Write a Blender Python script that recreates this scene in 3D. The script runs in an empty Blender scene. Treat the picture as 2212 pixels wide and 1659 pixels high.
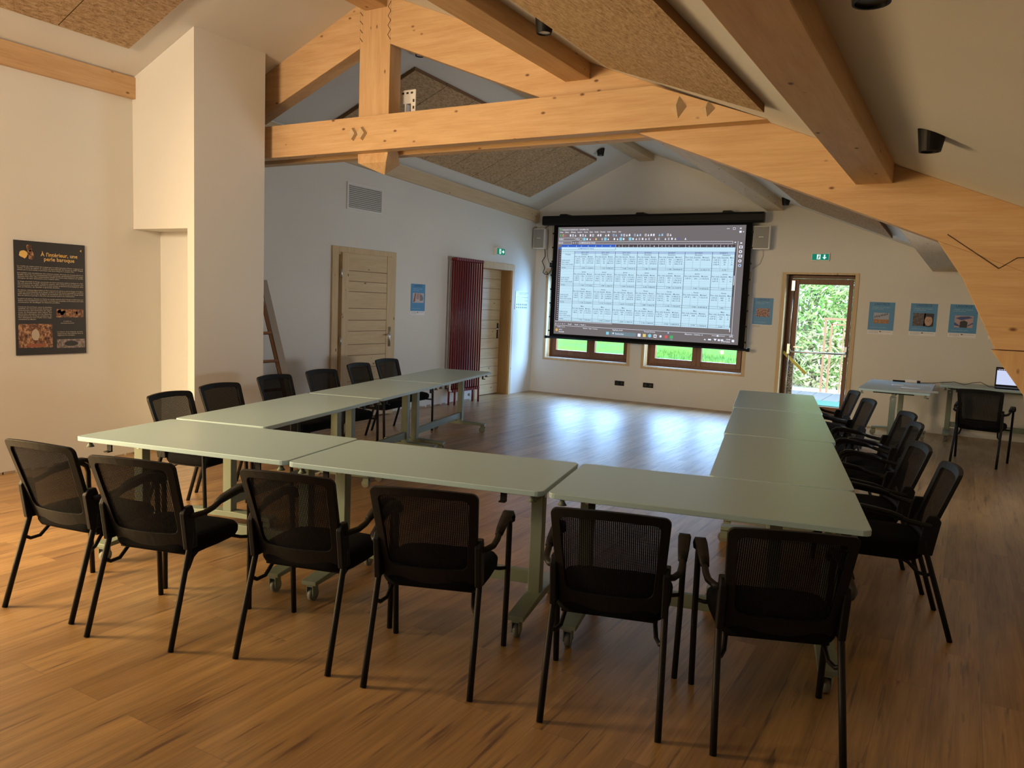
import bpy, math, random
from mathutils import Vector, Matrix
random.seed(7)
sc = bpy.context.scene
COL = sc.collection
PI = math.pi

# ------------------------------------------------------------------ camera, world, sun, area lights, exposure
YAW, PITCH, ROLL, FPX = math.radians(30.03), math.radians(6.03), math.radians(2.36), 1688.5
f_ = Vector((-math.sin(YAW)*math.cos(PITCH), math.cos(YAW)*math.cos(PITCH), -math.sin(PITCH)))
r_ = Vector((math.cos(YAW), math.sin(YAW), 0))
u_ = r_.cross(f_)
rx = math.cos(ROLL)*r_ + math.sin(ROLL)*u_
ux = -math.sin(ROLL)*r_ + math.cos(ROLL)*u_
cam_d = bpy.data.cameras.new('camera')
cam_d.sensor_fit = 'HORIZONTAL'; cam_d.sensor_width = 36.0
cam_d.lens = FPX/2212*36.0
cam_d.clip_start = 0.05; cam_d.clip_end = 200
cam = bpy.data.objects.new('camera', cam_d); COL.objects.link(cam)
M = Matrix(((rx.x, ux.x, -f_.x, 0), (rx.y, ux.y, -f_.y, 0), (rx.z, ux.z, -f_.z, 1.60), (0, 0, 0, 1)))
cam.matrix_world = M
sc.camera = cam

sc.view_settings.view_transform = 'Standard'
sc.view_settings.look = 'None'
sc.view_settings.gamma = 1.0
sc.view_settings.use_curve_mapping = False
sc.view_settings.exposure = 0.0

w = bpy.data.worlds.new('sky'); sc.world = w; w.use_nodes = True
bg = w.node_tree.nodes['Background']
bg.inputs['Color'].default_value = (0.52, 0.72, 1.0, 1); bg.inputs['Strength'].default_value = 8.0

def light(name, kind, loc, target, energy, color, size=1.0, size_y=None, spread=None):
    d = bpy.data.lights.new(name, kind); d.energy = energy; d.color = color
    if kind == 'AREA':
        d.size = size
        if size_y: d.shape = 'RECTANGLE'; d.size_y = size_y
        if spread: d.spread = math.radians(spread)
    elif kind == 'SUN': d.angle = size
    else: d.shadow_soft_size = size
    o = bpy.data.objects.new(name, d); COL.objects.link(o)
    o.location = loc
    o.rotation_euler = (Vector(target)-Vector(loc)).to_track_quat('-Z', 'Y').to_euler()
    return o
YB_ = 12.43
light('sun', 'SUN', (20, 15, 18), (20-8, 15-1.3, 18-5.2), 4.5, (1.0, 0.95, 0.85), 0.01)
# assumed warm source by the left wall, beyond the frame; wall is solid here
light('warm_doorway_light', 'AREA', (-6.7, 0.6, 1.2), (-4.4, 2.8, 0.2), 235, (1.0, 0.70, 0.34), 1.3, 2.1, 112)
# assumed warm light from behind the camera, added as fills; no lamps built
light('warm_ceiling_light', 'AREA', (-4.6, -1.0, 3.0), (-5.2, 5.5, 2.9), 62, (1.0, 0.76, 0.49), 1.0, 0.6, 105)
light('warm_wall_light', 'AREA', (-5.4, -0.6, 2.5), (-6.8, 5.0, 1.0), 26, (1.0, 0.70, 0.42), 0.8, 0.5, 140)  # second warm fill, added to brighten the left wall
# neutral fill added behind the camera to brighten the far end
light('roof_window_light', 'AREA', (-3.2, -2.4, 3.0), (-4.2, 6.0, 1.2), 26, (0.92, 0.96, 1.0), 1.6, 1.2)
# cool fill added at the low right wall, out of view; no opening there
light('side_window_light', 'AREA', (2.25, 7.6, 1.0), (-6.8, 8.8, 1.7), 32, (0.92, 0.96, 1.0), 1.8, 0.8, 85)
# added area lights standing in for bright sky outside the windows and glazed door
light('window_sky_light', 'AREA', (-4.9, YB_+1.2, 2.1), (-4.9, 0, 1.6), 950, (0.28, 0.54, 1.0), 4.2, 1.9)
light('door_sky_light', 'AREA', (0.1, YB_+1.7, 2.9), (-2.45, YB_+0.1, 0.9), 260, (0.62, 0.80, 1.0), 2.4, 1.4)

# ------------------------------------------------------------------ mesh helpers
class MB:
    def __init__(s): s.v = []; s.f = []; s.m = []; s.sm = []
    def add(s, verts, faces, mat=0, smooth=False):
        o = len(s.v); s.v += [tuple(p) for p in verts]
        for f in faces:
            s.f.append(tuple(i+o for i in f)); s.m.append(mat); s.sm.append(smooth)
    def box(s, a, b, mat=0):
        x0, y0, z0 = a; x1, y1, z1 = b
        if x0 > x1: x0, x1 = x1, x0
        if y0 > y1: y0, y1 = y1, y0
        if z0 > z1: z0, z1 = z1, z0
        s.add([(x0,y0,z0),(x1,y0,z0),(x1,y1,z0),(x0,y1,z0),(x0,y0,z1),(x1,y0,z1),(x1,y1,z1),(x0,y1,z1)],
              [(0,3,2,1),(4,5,6,7),(0,1,5,4),(1,2,6,5),(2,3,7,6),(3,0,4,7)], mat)
    def prism(s, poly, d, mat=0, smooth=False):
        # poly: list of 3d points (one planar face), d: extrusion vector
        n = len(poly); d = Vector(d); P = [Vector(p) for p in poly]
        nrm = Vector((0,0,0))
        for i in range(n):
            nrm += P[i].cross(P[(i+1) % n])
        if nrm.dot(d) > 0: P.reverse()
        Q = [p+d for p in P]
        s.add(P+Q, [tuple(range(n)), tuple(range(2*n-1, n-1, -1))], mat)
        o = len(s.v)-2*n
        for i in range(n):
            j = (i+1) % n
            s.f.append((o+j, o+i, o+n+i, o+n+j)); s.m.append(mat); s.sm.append(smooth)
    def tube(s, path, r, n=8, mat=0, cap=True):
        P = [Vector(p) for p in path]; rr = r if isinstance(r, (list, tuple)) else [r]*len(P)
        rings = []; up = None
        for i, p in enumerate(P):
            t = (P[min(i+1, len(P)-1)]-P[max(i-1, 0)]).normalized()
            if up is None:
                up = Vector((0,0,1)) if abs(t.z) < 0.9 else Vector((1,0,0))
            a = t.cross(up)
            if a.length < 1e-4: a = t.cross(Vector((0,1,0)))
            a.normalize(); b = a.cross(t).normalized(); up = b
            rings.append([p+rr[i]*(math.cos(2*PI*k/n)*a+math.sin(2*PI*k/n)*b) for k in range(n)])
        V = [q for R in rings for q in R]; F = []
        for i in range(len(P)-1):
            for k in range(n):
                k2 = (k+1) % n
                F.append((i*n+k, i*n+k2, (i+1)*n+k2, (i+1)*n+k))
        s.add(V, F, mat, True)
        if cap:
            o = len(s.v)-len(V)
            s.f.append(tuple(o+k for k in range(n-1, -1, -1))); s.m.append(mat); s.sm.append(False)
            e = o+(len(P)-1)*n
            s.f.append(tuple(e+k for k in range(n))); s.m.append(mat); s.sm.append(False)
    def cyl(s, a, b, r, n=16, mat=0, r2=None):
        s.tube([a, b], [r, r if r2 is None else r2], n, mat)
    def bar(s, a, b, wv, hv, mat=0):
        # box beam from a to b with half extents vectors wv, hv
        a, b, wv, hv = Vector(a), Vector(b), Vector(wv), Vector(hv)
        s.prism([a-wv-hv, a+wv-hv, a+wv+hv, a-wv+hv], b-a, mat)
    def build(s, name, mats, parent=None, loc=None, bevel=None, rotz=None):
        me = bpy.data.meshes.new(name)
        me.from_pydata(s.v, [], s.f)
        for m in (mats if isinstance(mats, (list, tuple)) else [mats]): me.materials.append(m)
        me.polygons.foreach_set('material_index', s.m)
        me.polygons.foreach_set('use_smooth', s.sm)
        me.update()
        o = bpy.data.objects.new(name, me); COL.objects.link(o)
        if parent: o.parent = parent
        if loc: o.location = loc
        if rotz is not None: o.rotation_euler = (0, 0, rotz)
        if bevel:
            b = o.modifiers.new('bevel', 'BEVEL'); b.width = bevel; b.segments = 2; b.limit_method = 'ANGLE'
        return o

def thing(name, label, cat, loc=(0,0,0), rotz=0, group=None):
    o = bpy.data.objects.new(name, None); COL.objects.link(o)
    o.empty_display_size = 0.1
    o.location = loc; o.rotation_euler = (0, 0, rotz)
    o['label'] = label; o['category'] = cat
    if group: o['group'] = group
    return o
def tag(o, label, cat, group=None, kind=None):
    o['label'] = label; o['category'] = cat
    if group: o['group'] = group
    if kind: o['kind'] = kind
    return o
def struct(o, label=None):
    o['kind'] = 'structure'
    if label: o['label'] = label
    return o
def sempty(name, label):
    o = bpy.data.objects.new(name, None); COL.objects.link(o); o['kind'] = 'structure'; o['label'] = label
    return o
def dup(root, loc, rotz, label, group=None):
    r = root.copy(); COL.objects.link(r); r.location = loc; r.rotation_euler = (0, 0, rotz)
    r['label'] = label
    if group: r['group'] = group
    for ch in list(root.children):
        c = ch.copy(); COL.objects.link(c); c.parent = r
        for g in list(ch.children):
            d = g.copy(); COL.objects.link(d); d.parent = c
    return r

# text -> polygons
_tc = {}
_tcu = bpy.data.curves.new('lettering', 'FONT'); _tcu.resolution_u = 2; _tcu.offset = 0.012
_tob = bpy.data.objects.new('lettering', _tcu)
def glyphs(s):
    if s not in _tc:
        _tcu.body = s
        me = _tob.to_mesh()
        vs = [tuple(v.co) for v in me.vertices]; fs = [tuple(p.vertices) for p in me.polygons]
        _tob.to_mesh_clear()
        x0 = min([v[0] for v in vs] or [0]); x1 = max([v[0] for v in vs] or [1])
        _tc[s] = (vs, fs, x0, x1)
    return _tc[s]
def text(mb, s, org, ex, ey, size, mat=0, align='L', width=None):
    vs, fs, x0, x1 = glyphs(s)
    org, ex, ey = Vector(org), Vector(ex), Vector(ey)
    sx = size if width is None else width/max(x1-x0, 1e-6)
    off = {'L': -x0, 'C': -(x0+x1)/2, 'R': -x1}[align]
    mb.add([org+ex*((v[0]+off)*sx)+ey*(v[1]*size) for v in vs], fs, mat)
def quad(mb, a, ex, ey, w_, h_, mat=0):
    a, ex, ey = Vector(a), Vector(ex), Vector(ey)
    mb.add([a, a+ex*w_, a+ex*w_+ey*h_, a+ey*h_], [(0,1,2,3)], mat)

# ------------------------------------------------------------------ materials
def mat(name, color, rough=0.5, metal=0.0, spec=0.5, emit=None, es=1.0):
    m = bpy.data.materials.new(name); m.use_nodes = True
    b = m.node_tree.nodes['Principled BSDF']
    b.inputs['Base Color'].default_value = (*color, 1); b.inputs['Roughness'].default_value = rough
    b.inputs['Metallic'].default_value = metal; b.inputs['Specular IOR Level'].default_value = spec
    if emit:
        b.inputs['Emission Color'].default_value = (*emit, 1); b.inputs['Emission Strength'].default_value = es
    return m
class N:
    def __init__(s, m):
        s.m = m; s.t = m.node_tree; s.b = s.t.nodes['Principled BSDF']
    def n(s, typ, **kw):
        nd = s.t.nodes.new(typ)
        for k, v in kw.items():
            if k in nd.inputs.keys(): nd.inputs[k].default_value = v
            else: setattr(nd, k, v)
        return nd
    def l(s, a, b): s.t.links.new(a, b)
    def coords(s, scale=(1,1,1), rot=(0,0,0)):
        tc = s.n('ShaderNodeTexCoord'); mp = s.n('ShaderNodeMapping')
        mp.inputs['Scale'].default_value = scale; mp.inputs['Rotation'].default_value = rot
        s.l(tc.outputs['Object'], mp.inputs['Vector']); return mp.outputs['Vector']
    def noise(s, vec, scale, detail=4, rough=0.6):
        x = s.n('ShaderNodeTexNoise'); x.inputs['Scale'].default_value = scale
        x.inputs['Detail'].default_value = detail; x.inputs['Roughness'].default_value = rough
        s.l(vec, x.inputs['Vector']); return x.outputs['Fac']
    def ramp(s, fac, stops):
        r = s.n('ShaderNodeValToRGB'); e = r.color_ramp.elements
        while len(e) < len(stops): e.new(0.5)
        for i, (p, c) in enumerate(stops): e[i].position = p; e[i].color = (*c, 1)
        s.l(fac, r.inputs['Fac']); return r.outputs['Color']
    def mix(s, fac, a, b, mode='MIX'):
        x = s.n('ShaderNodeMix', data_type='RGBA', blend_type=mode)
        for v, i in ((fac, 0), (a, 6), (b, 7)):
            if hasattr(v, 'links') or hasattr(v, 'is_linked'): s.l(v, x.inputs[i])
            elif i == 0: x.inputs[0].default_value = v
            else: x.inputs[i].default_value = (*v, 1)
        return x.outputs[2]
    def bump(s, h, strength=0.2, dist=0.01):
        b = s.n('ShaderNodeBump'); b.inputs['Strength'].default_value = strength; b.inputs['Distance'].default_value = dist
        s.l(h, b.inputs['Height']); s.l(b.outputs['Normal'], s.b.inputs['Normal'])

def wood(name, axis, c_lo, c_hi, rough=0.55, knots=True, knot_c=(0.16, 0.07, 0.03), grain=1.0):
    m = mat(name, c_hi, rough, spec=0.3); k = N(m)
    sc_ = [9*grain]*3; sc_[axis] = 0.9*grain
    v = k.coords(tuple(sc_))
    g = k.noise(v, 2.2, 5, 0.65)
    sc2 = [60*grain]*3; sc2[axis] = 2.0*grain
    g2 = k.noise(k.coords(tuple(sc2)), 1.5, 2, 0.5)
    c = k.ramp(g, [(0.3, c_lo), (0.7, c_hi)])
    c = k.mix(0.25, c, k.ramp(g2, [(0.35, c_lo), (0.65, c_hi)]))
    if knots:
        s3 = [5.0*grain]*3; s3[axis] = 2.6*grain
        vo = k.n('ShaderNodeTexVoronoi'); vo.inputs['Scale'].default_value = 1.6
        k.l(k.coords(tuple(s3)), vo.inputs['Vector'])
        kn = k.ramp(vo.outputs['Distance'], [(0.045, (1,1,1)), (0.105, (0,0,0))])
        c = k.mix(kn, c, knot_c)
    k.l(c, k.b.inputs['Base Color'])
    k.bump(g, 0.08, 0.004)
    return m
PINE_LO, PINE_HI = (0.52, 0.31, 0.15), (0.66, 0.45, 0.25)
pine = [wood('pine_timber_%s' % 'xyz'[i], i, PINE_LO, PINE_HI) for i in range(3)]
DR_LO, DR_HI = (0.56, 0.40, 0.22), (0.68, 0.53, 0.33)
rpine = wood('pale_pine_timber', 1, (0.55, 0.42, 0.26), (0.68, 0.54, 0.36))  # same pine beyond the truss, neutral daylight put into its colour
dpine = [wood('pale_pine_%s' % 'xyz'[i], i, DR_LO, DR_HI, 0.5) for i in range(3)]
brown = wood('brown_stained_wood', 2, (0.14, 0.055, 0.025), (0.20, 0.085, 0.04), 0.4, False)

def plaster(name, c):
    m = mat(name, c, 0.85, spec=0.2); k = N(m)
    v = k.coords()
    k.bump(k.noise(v, 70, 3), 0.12, 0.003)
    k.l(k.mix(0.5, c, k.ramp(k.noise(v, 1.3, 3), [(0.3, tuple(x*0.96 for x in c)), (0.7, tuple(min(1, x*1.03) for x in c))])), k.b.inputs['Base Color'])
    return m
white_wall = plaster('white_plaster', (0.74, 0.73, 0.69))
white_ceil = plaster('white_ceiling_paint', (0.72, 0.71, 0.68))

def floor_mat():
    m = mat('oak_plank_floor', (0.3, 0.18, 0.09), 0.30, spec=0.9); k = N(m)
    k.b.inputs['Coat Weight'].default_value = 0.35; k.b.inputs['Coat Roughness'].default_value = 0.32
    tc = k.n('ShaderNodeTexCoord'); mp = k.n('ShaderNodeMapping')
    mp.inputs['Rotation'].default_value = (0, 0, PI/2)
    k.l(tc.outputs['Object'], mp.inputs['Vector'])
    br = k.n('ShaderNodeTexBrick'); br.offset = 0.37; br.offset_frequency = 2
    br.inputs['Scale'].default_value = 1.0; br.inputs['Brick Width'].default_value = 1.25; br.inputs['Row Height'].default_value = 0.185
    br.inputs['Mortar Size'].default_value = 0.0009; br.inputs['Mortar Smooth'].default_value = 0.1; br.inputs['Bias'].default_value = 0.0
    br.inputs['Color1'].default_value = (0, 0, 0, 1); br.inputs['Color2'].default_value = (1, 1, 1, 1); br.inputs['Mortar'].default_value = (0.2, 0.2, 0.2, 1)
    k.l(mp.outputs['Vector'], br.inputs['Vector'])
    # shift the grain from plank to plank
    ad = k.n('ShaderNodeVectorMath', operation='ADD'); ml = k.n('ShaderNodeVectorMath', operation='SCALE'); ml.inputs['Scale'].default_value = 7.3
    k.l(br.outputs['Color'], ml.inputs[0]); k.l(tc.outputs['Object'], ad.inputs[0]); k.l(ml.outputs[0], ad.inputs[1])
    mp2 = k.n('ShaderNodeMapping'); mp2.inputs['Scale'].default_value = (9, 0.75, 1); k.l(ad.outputs[0], mp2.inputs['Vector'])
    g = k.noise(mp2.outputs['Vector'], 1.6, 6, 0.62)
    mp3 = k.n('ShaderNodeMapping'); mp3.inputs['Scale'].default_value = (38, 2.4, 1); k.l(ad.outputs[0], mp3.inputs['Vector'])
    st = k.noise(mp3.outputs['Vector'], 0.9, 3, 0.5)
    base = k.ramp(br.outputs['Color'], [(0.0, (0.30, 0.170, 0.062)), (1.0, (0.43, 0.262, 0.105))])
    gr = k.ramp(g, [(0.30, (0.42, 0.36, 0.32)), (0.62, (1.16, 1.12, 1.07))])
    mp4 = k.n('ShaderNodeMapping'); mp4.inputs['Scale'].default_value = (70, 2.2, 1); k.l(ad.outputs[0], mp4.inputs['Vector'])
    fg = k.noise(mp4.outputs['Vector'], 1.2, 3, 0.6)
    gr = k.mix(0.5, gr, k.ramp(fg, [(0.34, (0.62, 0.56, 0.52)), (0.62, (1.1, 1.07, 1.04))]))
    c = k.mix(1.0, base, gr, 'MULTIPLY')
    dk = k.ramp(st, [(0.61, (0, 0, 0)), (0.70, (0.8,)*3)])
    c = k.mix(dk, c, (0.10, 0.045, 0.02))
    c = k.mix(br.outputs['Fac'], c, (0.16, 0.085, 0.04))
    k.l(c, k.b.inputs['Base Color'])
    k.l(k.ramp(g, [(0.3, (0.44,)*3), (0.7, (0.34,)*3)]), k.b.inputs['Roughness'])
    k.bump(g, 0.06, 0.003)
    return m
FLOOR = floor_mat()

def wool():
    m = mat('wood_wool_panel', (0.45, 0.3, 0.17), 0.9, spec=0.1); k = N(m)
    n1 = k.noise(k.coords(), 120, 4, 0.7); n2 = k.noise(k.coords((1, 0.3, 1)), 60, 3, 0.6)
    h = k.mix(0.5, n1, n2)
    k.l(k.ramp(h, [(0.36, (0.21, 0.13, 0.065)), (0.5, (0.46, 0.32, 0.19)), (0.64, (0.62, 0.47, 0.31))]), k.b.inputs['Base Color'])
    k.bump(h, 0.6, 0.01)
    return m
WOOL = wool()
WOOL_EDGE = mat('wood_wool_edge', (0.20, 0.11, 0.05), 0.9)
top_m = mat('pale_green_table_laminate', (0.37, 0.51, 0.55), 0.33, spec=0.5)
frame_m = mat('grey_green_powder_coat', (0.19, 0.23, 0.185), 0.45, spec=0.4)
black_pl = mat('black_plastic', (0.006, 0.006, 0.007), 0.55, spec=0.22)
black_me = mat('black_powder_coat', (0.006, 0.006, 0.007), 0.5, spec=0.25)
black_fab = mat('black_seat_fabric', (0.005, 0.005, 0.006), 0.9, spec=0.1)
def seat_fab():
    k = N(black_fab); k.bump(k.noise(k.coords(), 400, 2), 0.3, 0.002)
seat_fab()
def mesh_fab():
    m = mat('black_chair_mesh', (0.008, 0.007, 0.008), 0.8, spec=0.1); k = N(m)
    tr = k.n('ShaderNodeBsdfTransparent'); mx = k.n('ShaderNodeMixShader')
    wv = k.n('ShaderNodeTexWave', wave_type='BANDS', bands_direction='X'); wv.inputs['Scale'].default_value = 42
    wv.inputs['Distortion'].default_value = 0.0
    k.l(k.coords(), wv.inputs['Vector'])
    w2 = k.n('ShaderNodeTexWave', wave_type='BANDS', bands_direction='Z'); w2.inputs['Scale'].default_value = 70
    k.l(k.coords(), w2.inputs['Vector'])
    a = k.n('ShaderNodeMath', operation='MULTIPLY'); k.l(wv.outputs['Fac'], a.inputs[0]); k.l(w2.outputs['Fac'], a.inputs[1])
    r = k.n('ShaderNodeMapRange'); r.inputs['From Min'].default_value = 0.25; r.inputs['From Max'].default_value = 0.7
    r.inputs['To Min'].default_value = 0.0; r.inputs['To Max'].default_value = 0.40
    k.l(a.outputs[0], r.inputs['Value']); k.l(r.outputs[0], mx.inputs[0])
    k.l(k.b.outputs[0], mx.inputs[1]); k.l(tr.outputs[0], mx.inputs[2])
    out = k.t.nodes['Material Output']; k.l(mx.outputs[0], out.inputs['Surface'])
    return m
MESHF = mesh_fab()
chrome = mat('brushed_steel', (0.62, 0.62, 0.60), 0.3, 1.0)
white_pl = mat('white_plastic', (0.78, 0.77, 0.74), 0.4)
grey_grill = mat('grey_speaker_grille', (0.30, 0.30, 0.29), 0.6)
red_m = mat('dark_red_enamel', (0.15, 0.007, 0.009), 0.33, spec=0.35)
caster_grey = mat('grey_caster_rubber', (0.16, 0.16, 0.14), 0.6)
glass = mat('window_glass', (1, 1, 1), 0.0)
def glass_fix():
    k = N(glass); tr = k.n('ShaderNodeBsdfTransparent'); tr.inputs[0].default_value = (0.96, 0.98, 0.97, 1)
    gl = k.n('ShaderNodeBsdfGlossy'); gl.inputs['Roughness'].default_value = 0.02
    mx = k.n('ShaderNodeMixShader'); mx.inputs[0].default_value = 0.05
    k.l(tr.outputs[0], mx.inputs[1]); k.l(gl.outputs[0], mx.inputs[2])
    k.l(mx.outputs[0], k.t.nodes['Material Output'].inputs['Surface'])
glass_fix()
def em(name, c, s=1.0):
    m = mat(name, (0.0, 0.0, 0.0), 0.8, spec=0.0, emit=c, es=s); return m

# ------------------------------------------------------------------ room shell
XL, YB, XR, YF, XRDG = -6.80, 12.43, 2.35, -4.2, -4.805
def zc(X, Y):                      # ceiling height
    t = min(max((Y-5.6)/(YB-5.6), 0), 1)
    zr = 4.29+(4.13-4.29)*t; zl = 3.48+(3.22-3.48)*t; zk = 2.37+(2.28-2.37)*t
    if X <= XRDG: return zr+(zl-zr)*(XRDG-X)/(XRDG-XL)
    return zr+(zk-zr)*(X-XRDG)/(0-XRDG)

mb = MB(); mb.box((XL-0.3, YF-0.3, -0.12), (XR+0.3, YB+0.35, 0)); struct(mb.build('floor', FLOOR), 'brown oak plank floor')

mb = MB()
ys = [YF-0.3, 5.6, YB+0.02]
xs = [XL-0.25, XRDG, XR+0.25]
for i in range(2):
    for j in range(2):
        x0, x1, y0, y1 = xs[i], xs[i+1], ys[j], ys[j+1]
        P = [(x0,y0,zc(x0,y0)), (x1,y0,zc(x1,y0)), (x1,y1,zc(x1,y1)), (x0,y1,zc(x0,y1))]
        Q = [(p[0], p[1], p[2]+0.25) for p in P]
        mb.add(P+Q, [(0,1,2),(0,2,3),(4,6,5),(4,7,6),(0,4,5,1),(2,6,7,3),(1,5,6,2),(3,7,4,0)])
struct(mb.build('ceiling', white_ceil), 'white sloping ceiling')

# left wall with the opening of door_2
D2 = (10.60, 11.60, 2.14)
mb = MB()
T = 0.28
mb.box((XL-T, YF-0.3, 0), (XL, D2[0], 3.8)); mb.box((XL-T, D2[1], 0), (XL, YB+0.3, 3.8)); mb.box((XL-T, D2[0], D2[2]), (XL, D2[1], 3.8))
for v_ in range(len(mb.v)):
    x, y, z = mb.v[v_]
    if z > 3.5: mb.v[v_] = (x, y, zc(XL, y)+0.12)
struct(mb.build('wall_left', white_wall), 'white left wall')
# back wall with three openings
W1 = (-6.55, -4.93, 0.62, 2.19); W2 = (-4.68, -3.00, 0.60, 2.19); DX = (-2.48, -1.46, 0.0, 2.18)
mb = MB(); y0, y1 = YB, YB+0.36
def wallbox(x0, x1, z0, z1): mb.box((x0, y0, z0), (x1, y1, z1))
xsq = [XL-0.1, W1[0], W1[1], W2[0], W2[1], DX[0], DX[1], XR+0.1]
for i, op in ((1, W1), (3, W2), (5, DX)):
    if op[2] > 0: wallbox(op[0], op[1], 0, op[2])
for i in (0, 2, 4, 6): wallbox(xsq[i], xsq[i+1], 0, 2.19 if i < 6 else 1.25)
wallbox(DX[0], DX[1], DX[3], 2.19)
mb.prism([(XL-0.1, y0, 2.19), (XL-0.1, y0, zc(XL-0.1, YB)+0.1), (XRDG, y0, zc(XRDG, YB)+0.1), (XR+0.1, y0, zc(XR+0.1, YB)+0.1), (XR+0.1, y0, 1.25), (DX[1], y0, 1.25), (DX[1], y0, 2.19)], (0, y1-y0, 0))
struct(mb.build('wall_back', white_wall), 'white gable wall')
mb = MB(); mb.box((-1.35, YB-0.03, 0), (XR+0.05, YB+0.02, 1.2))
mb.prism([(-1.35, YB-0.03, 1.2), (-1.35, YB-0.03, zc(-1.35, YB)+0.03), (XR+0.05, YB-0.03, zc(XR+0.05, YB)+0.03), (XR+0.05, YB-0.03, 1.2)], (0, 0.05, 0))
struct(mb.build('wall_lining', white_wall), 'slightly projecting white wall lining right of the glazed door')
mb = MB(); mb.box((XR, YF-0.3, 0), (XR+0.3, YB+0.3, 1.62)); struct(mb.build('wall_right', white_wall), 'low right wall')
mb = MB(); mb.box((XL-0.2, YF-0.3, 0), (XR+0.2, YF, 1.3))
mb.prism([(XL-0.2, YF-0.3, 1.3), (XL-0.2, YF-0.3, 3.55), (XRDG, YF-0.3, 4.35), (XR+0.2, YF-0.3, 1.5), (XR+0.2, YF-0.3, 1.3)], (0, 0.3, 0))
struct(mb.build('wall_front', white_wall), 'wall behind the viewer')
# boxed duct and pier on the left wall
mb = MB()
XP = -5.945
def pier_poly(x0, x1, y, zb): return [(x0, y, zb), (x1, y, zb), (x1, y, zc(x1, y)+0.05), (x0, y, zc(x0, y)+0.05)]
mb.prism(pier_poly(XL-0.02, XP-0.09, 4.60, 2.125), (0, 0.79, 0))
mb.prism(pier_poly(XP-0.09, XP, 4.60, 0.0), (0, 0.79, 0))
mb.box((XL-0.02, 4.88, 0), (XP-0.09, 5.39, 2.125))
struct(mb.build('wall_pier', white_wall), 'boxed white pier with a recess below')
# scraped plaster edge at the foot of the walls
mb = MB()
for i in range(60):
    y = 3.0+i*0.13+random.random()*0.08; h = 0.012+random.random()*0.02
    if D2[0]-0.1 < y < D2[1]+0.1: continue
    mb.box((XL, y, 0), (XL+0.004, y+0.10, h))
struct(mb.build('baseboard_left', mat('bare_plaster_edge', (0.42, 0.33, 0.24), 0.9)), 'rough plaster edge along the floor')

# windows
def window(name, op, mull, label):
    x0, x1, z0, z1 = op
    r = sempty(name, label)
    m = MB(); t = 0.03; ya, yb = YB-0.012, YB+0.22
    m.box((x0-0.02, ya, z0-0.03), (x1+0.02, yb, z0+0.005)); m.box((x0-0.02, ya, z1-0.02), (x1+0.02, yb, z1+0.02))
    m.box((x0-0.02, ya, z0+0.005), (x0+t, yb, z1-0.02)); m.box((x1-t, ya, z0+0.005), (x1+0.02, yb, z1-0.02))
    m.build('window_lining', dpine[2], r, bevel=0.002)
    m = MB(); m.box((x0+t, YB+0.01, z0+0.005), (x1-t, YB+0.20, z0+0.018)); m.build('window_sill', mat('pale_sill_board', (0.72, 0.72, 0.70), 0.35), r)
    m = MB(); ya, yb = YB+0.18, YB+0.26; f = 0.055
    a, b, c, d = x0+t, x1-t, z0+0.018, z1-0.02
    m.box((a, ya, c), (a+f, yb, d)); m.box((b-f, ya, c), (b, yb, d)); m.box((a+f, ya, c), (b-f, yb, c+0.045)); m.box((a+f, ya, d-f), (b-f, yb, d))
    m.build('window_frame', brown, r, bevel=0.004)
    mx = a+(b-a)*mull
    for p0, p1 in ((a+f, mx), (mx, b-f)):
        s = MB(); g = 0.075; ys_, ye = YB+0.155, YB+0.225
        s.box((p0, ys_, c+0.045), (p0+g, ye, d-f)); s.box((p1-g, ys_, c+0.045), (p1, ye, d-f))
        s.box((p0+g, ys_, c+0.045), (p1-g, ye, c+0.045+0.085)); s.box((p0+g, ys_, d-f-g), (p1-g, ye, d-f))
        so = s.build('window_sash', brown, r, bevel=0.004)
        q = MB(); q.box((p0+g, YB+0.19, c+0.13), (p1-g, YB+0.196, d-f-g)); q.build('window_pane', glass, so)
    h = MB(); h.box((mx-0.012, YB+0.13, 1.25), (mx+0.012, YB+0.155, 1.40)); h.build('window_handle', chrome, r)
window('window_1', W1, 0.52, 'brown framed window behind the projection screen, left one')
window('window_2', W2, 0.52, 'brown framed window behind the projection screen, right one')

# glazed exit door
d3 = sempty('door_3', 'brown framed glazed exit door with a panic bar')
x0, x1, z0, z1 = DX
m = MB(); t = 0.025; ya, yb = YB-0.015, YB+0.345
m.box((x0-0.03, ya, 0), (x0+t, yb, z1)); m.box((x1-t, ya, 0), (x1+0.03, yb, z1)); m.box((x0-0.03, ya, z1), (x1+0.03, yb, z1+0.03))
m.build('door_lining', dpine[2], d3, bevel=0.002)
m = MB(); ya, yb = YB+0.20, YB+0.28
m.box((x0+t, ya, 0.02), (x0+t+0.05, yb, z1)); m.box((x1-t-0.035, ya, 0.02), (x1-t, yb, z1)); m.box((x0+t+0.05, ya, z1-0.05), (x1-t-0.035, yb, z1))
m.build('door_frame', brown, d3, bevel=0.003)
lx0, lx1, lz1 = x0+t+0.055, x1-t-0.04, z1-0.055
m = MB(); ya, yb = YB+0.17, YB+0.235
m.box((lx0, ya, 0.03), (lx0+0.115, yb, lz1)); m.box((lx1-0.055, ya, 0.03), (lx1, yb, lz1))
m.box((lx0+0.115, ya, 0.03), (lx1-0.055, yb, 0.20)); m.box((lx0+0.115, ya, lz1-0.085), (lx1-0.055, yb, lz1))
leaf = m.build('door_leaf', brown, d3, bevel=0.004)
m = MB(); m.box((lx0+0.115, YB+0.20, 0.20), (lx1-0.055, YB+0.208, lz1-0.085)); m.build('door_pane', glass, leaf)
m = MB()
yb_ = YB+0.12
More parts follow.
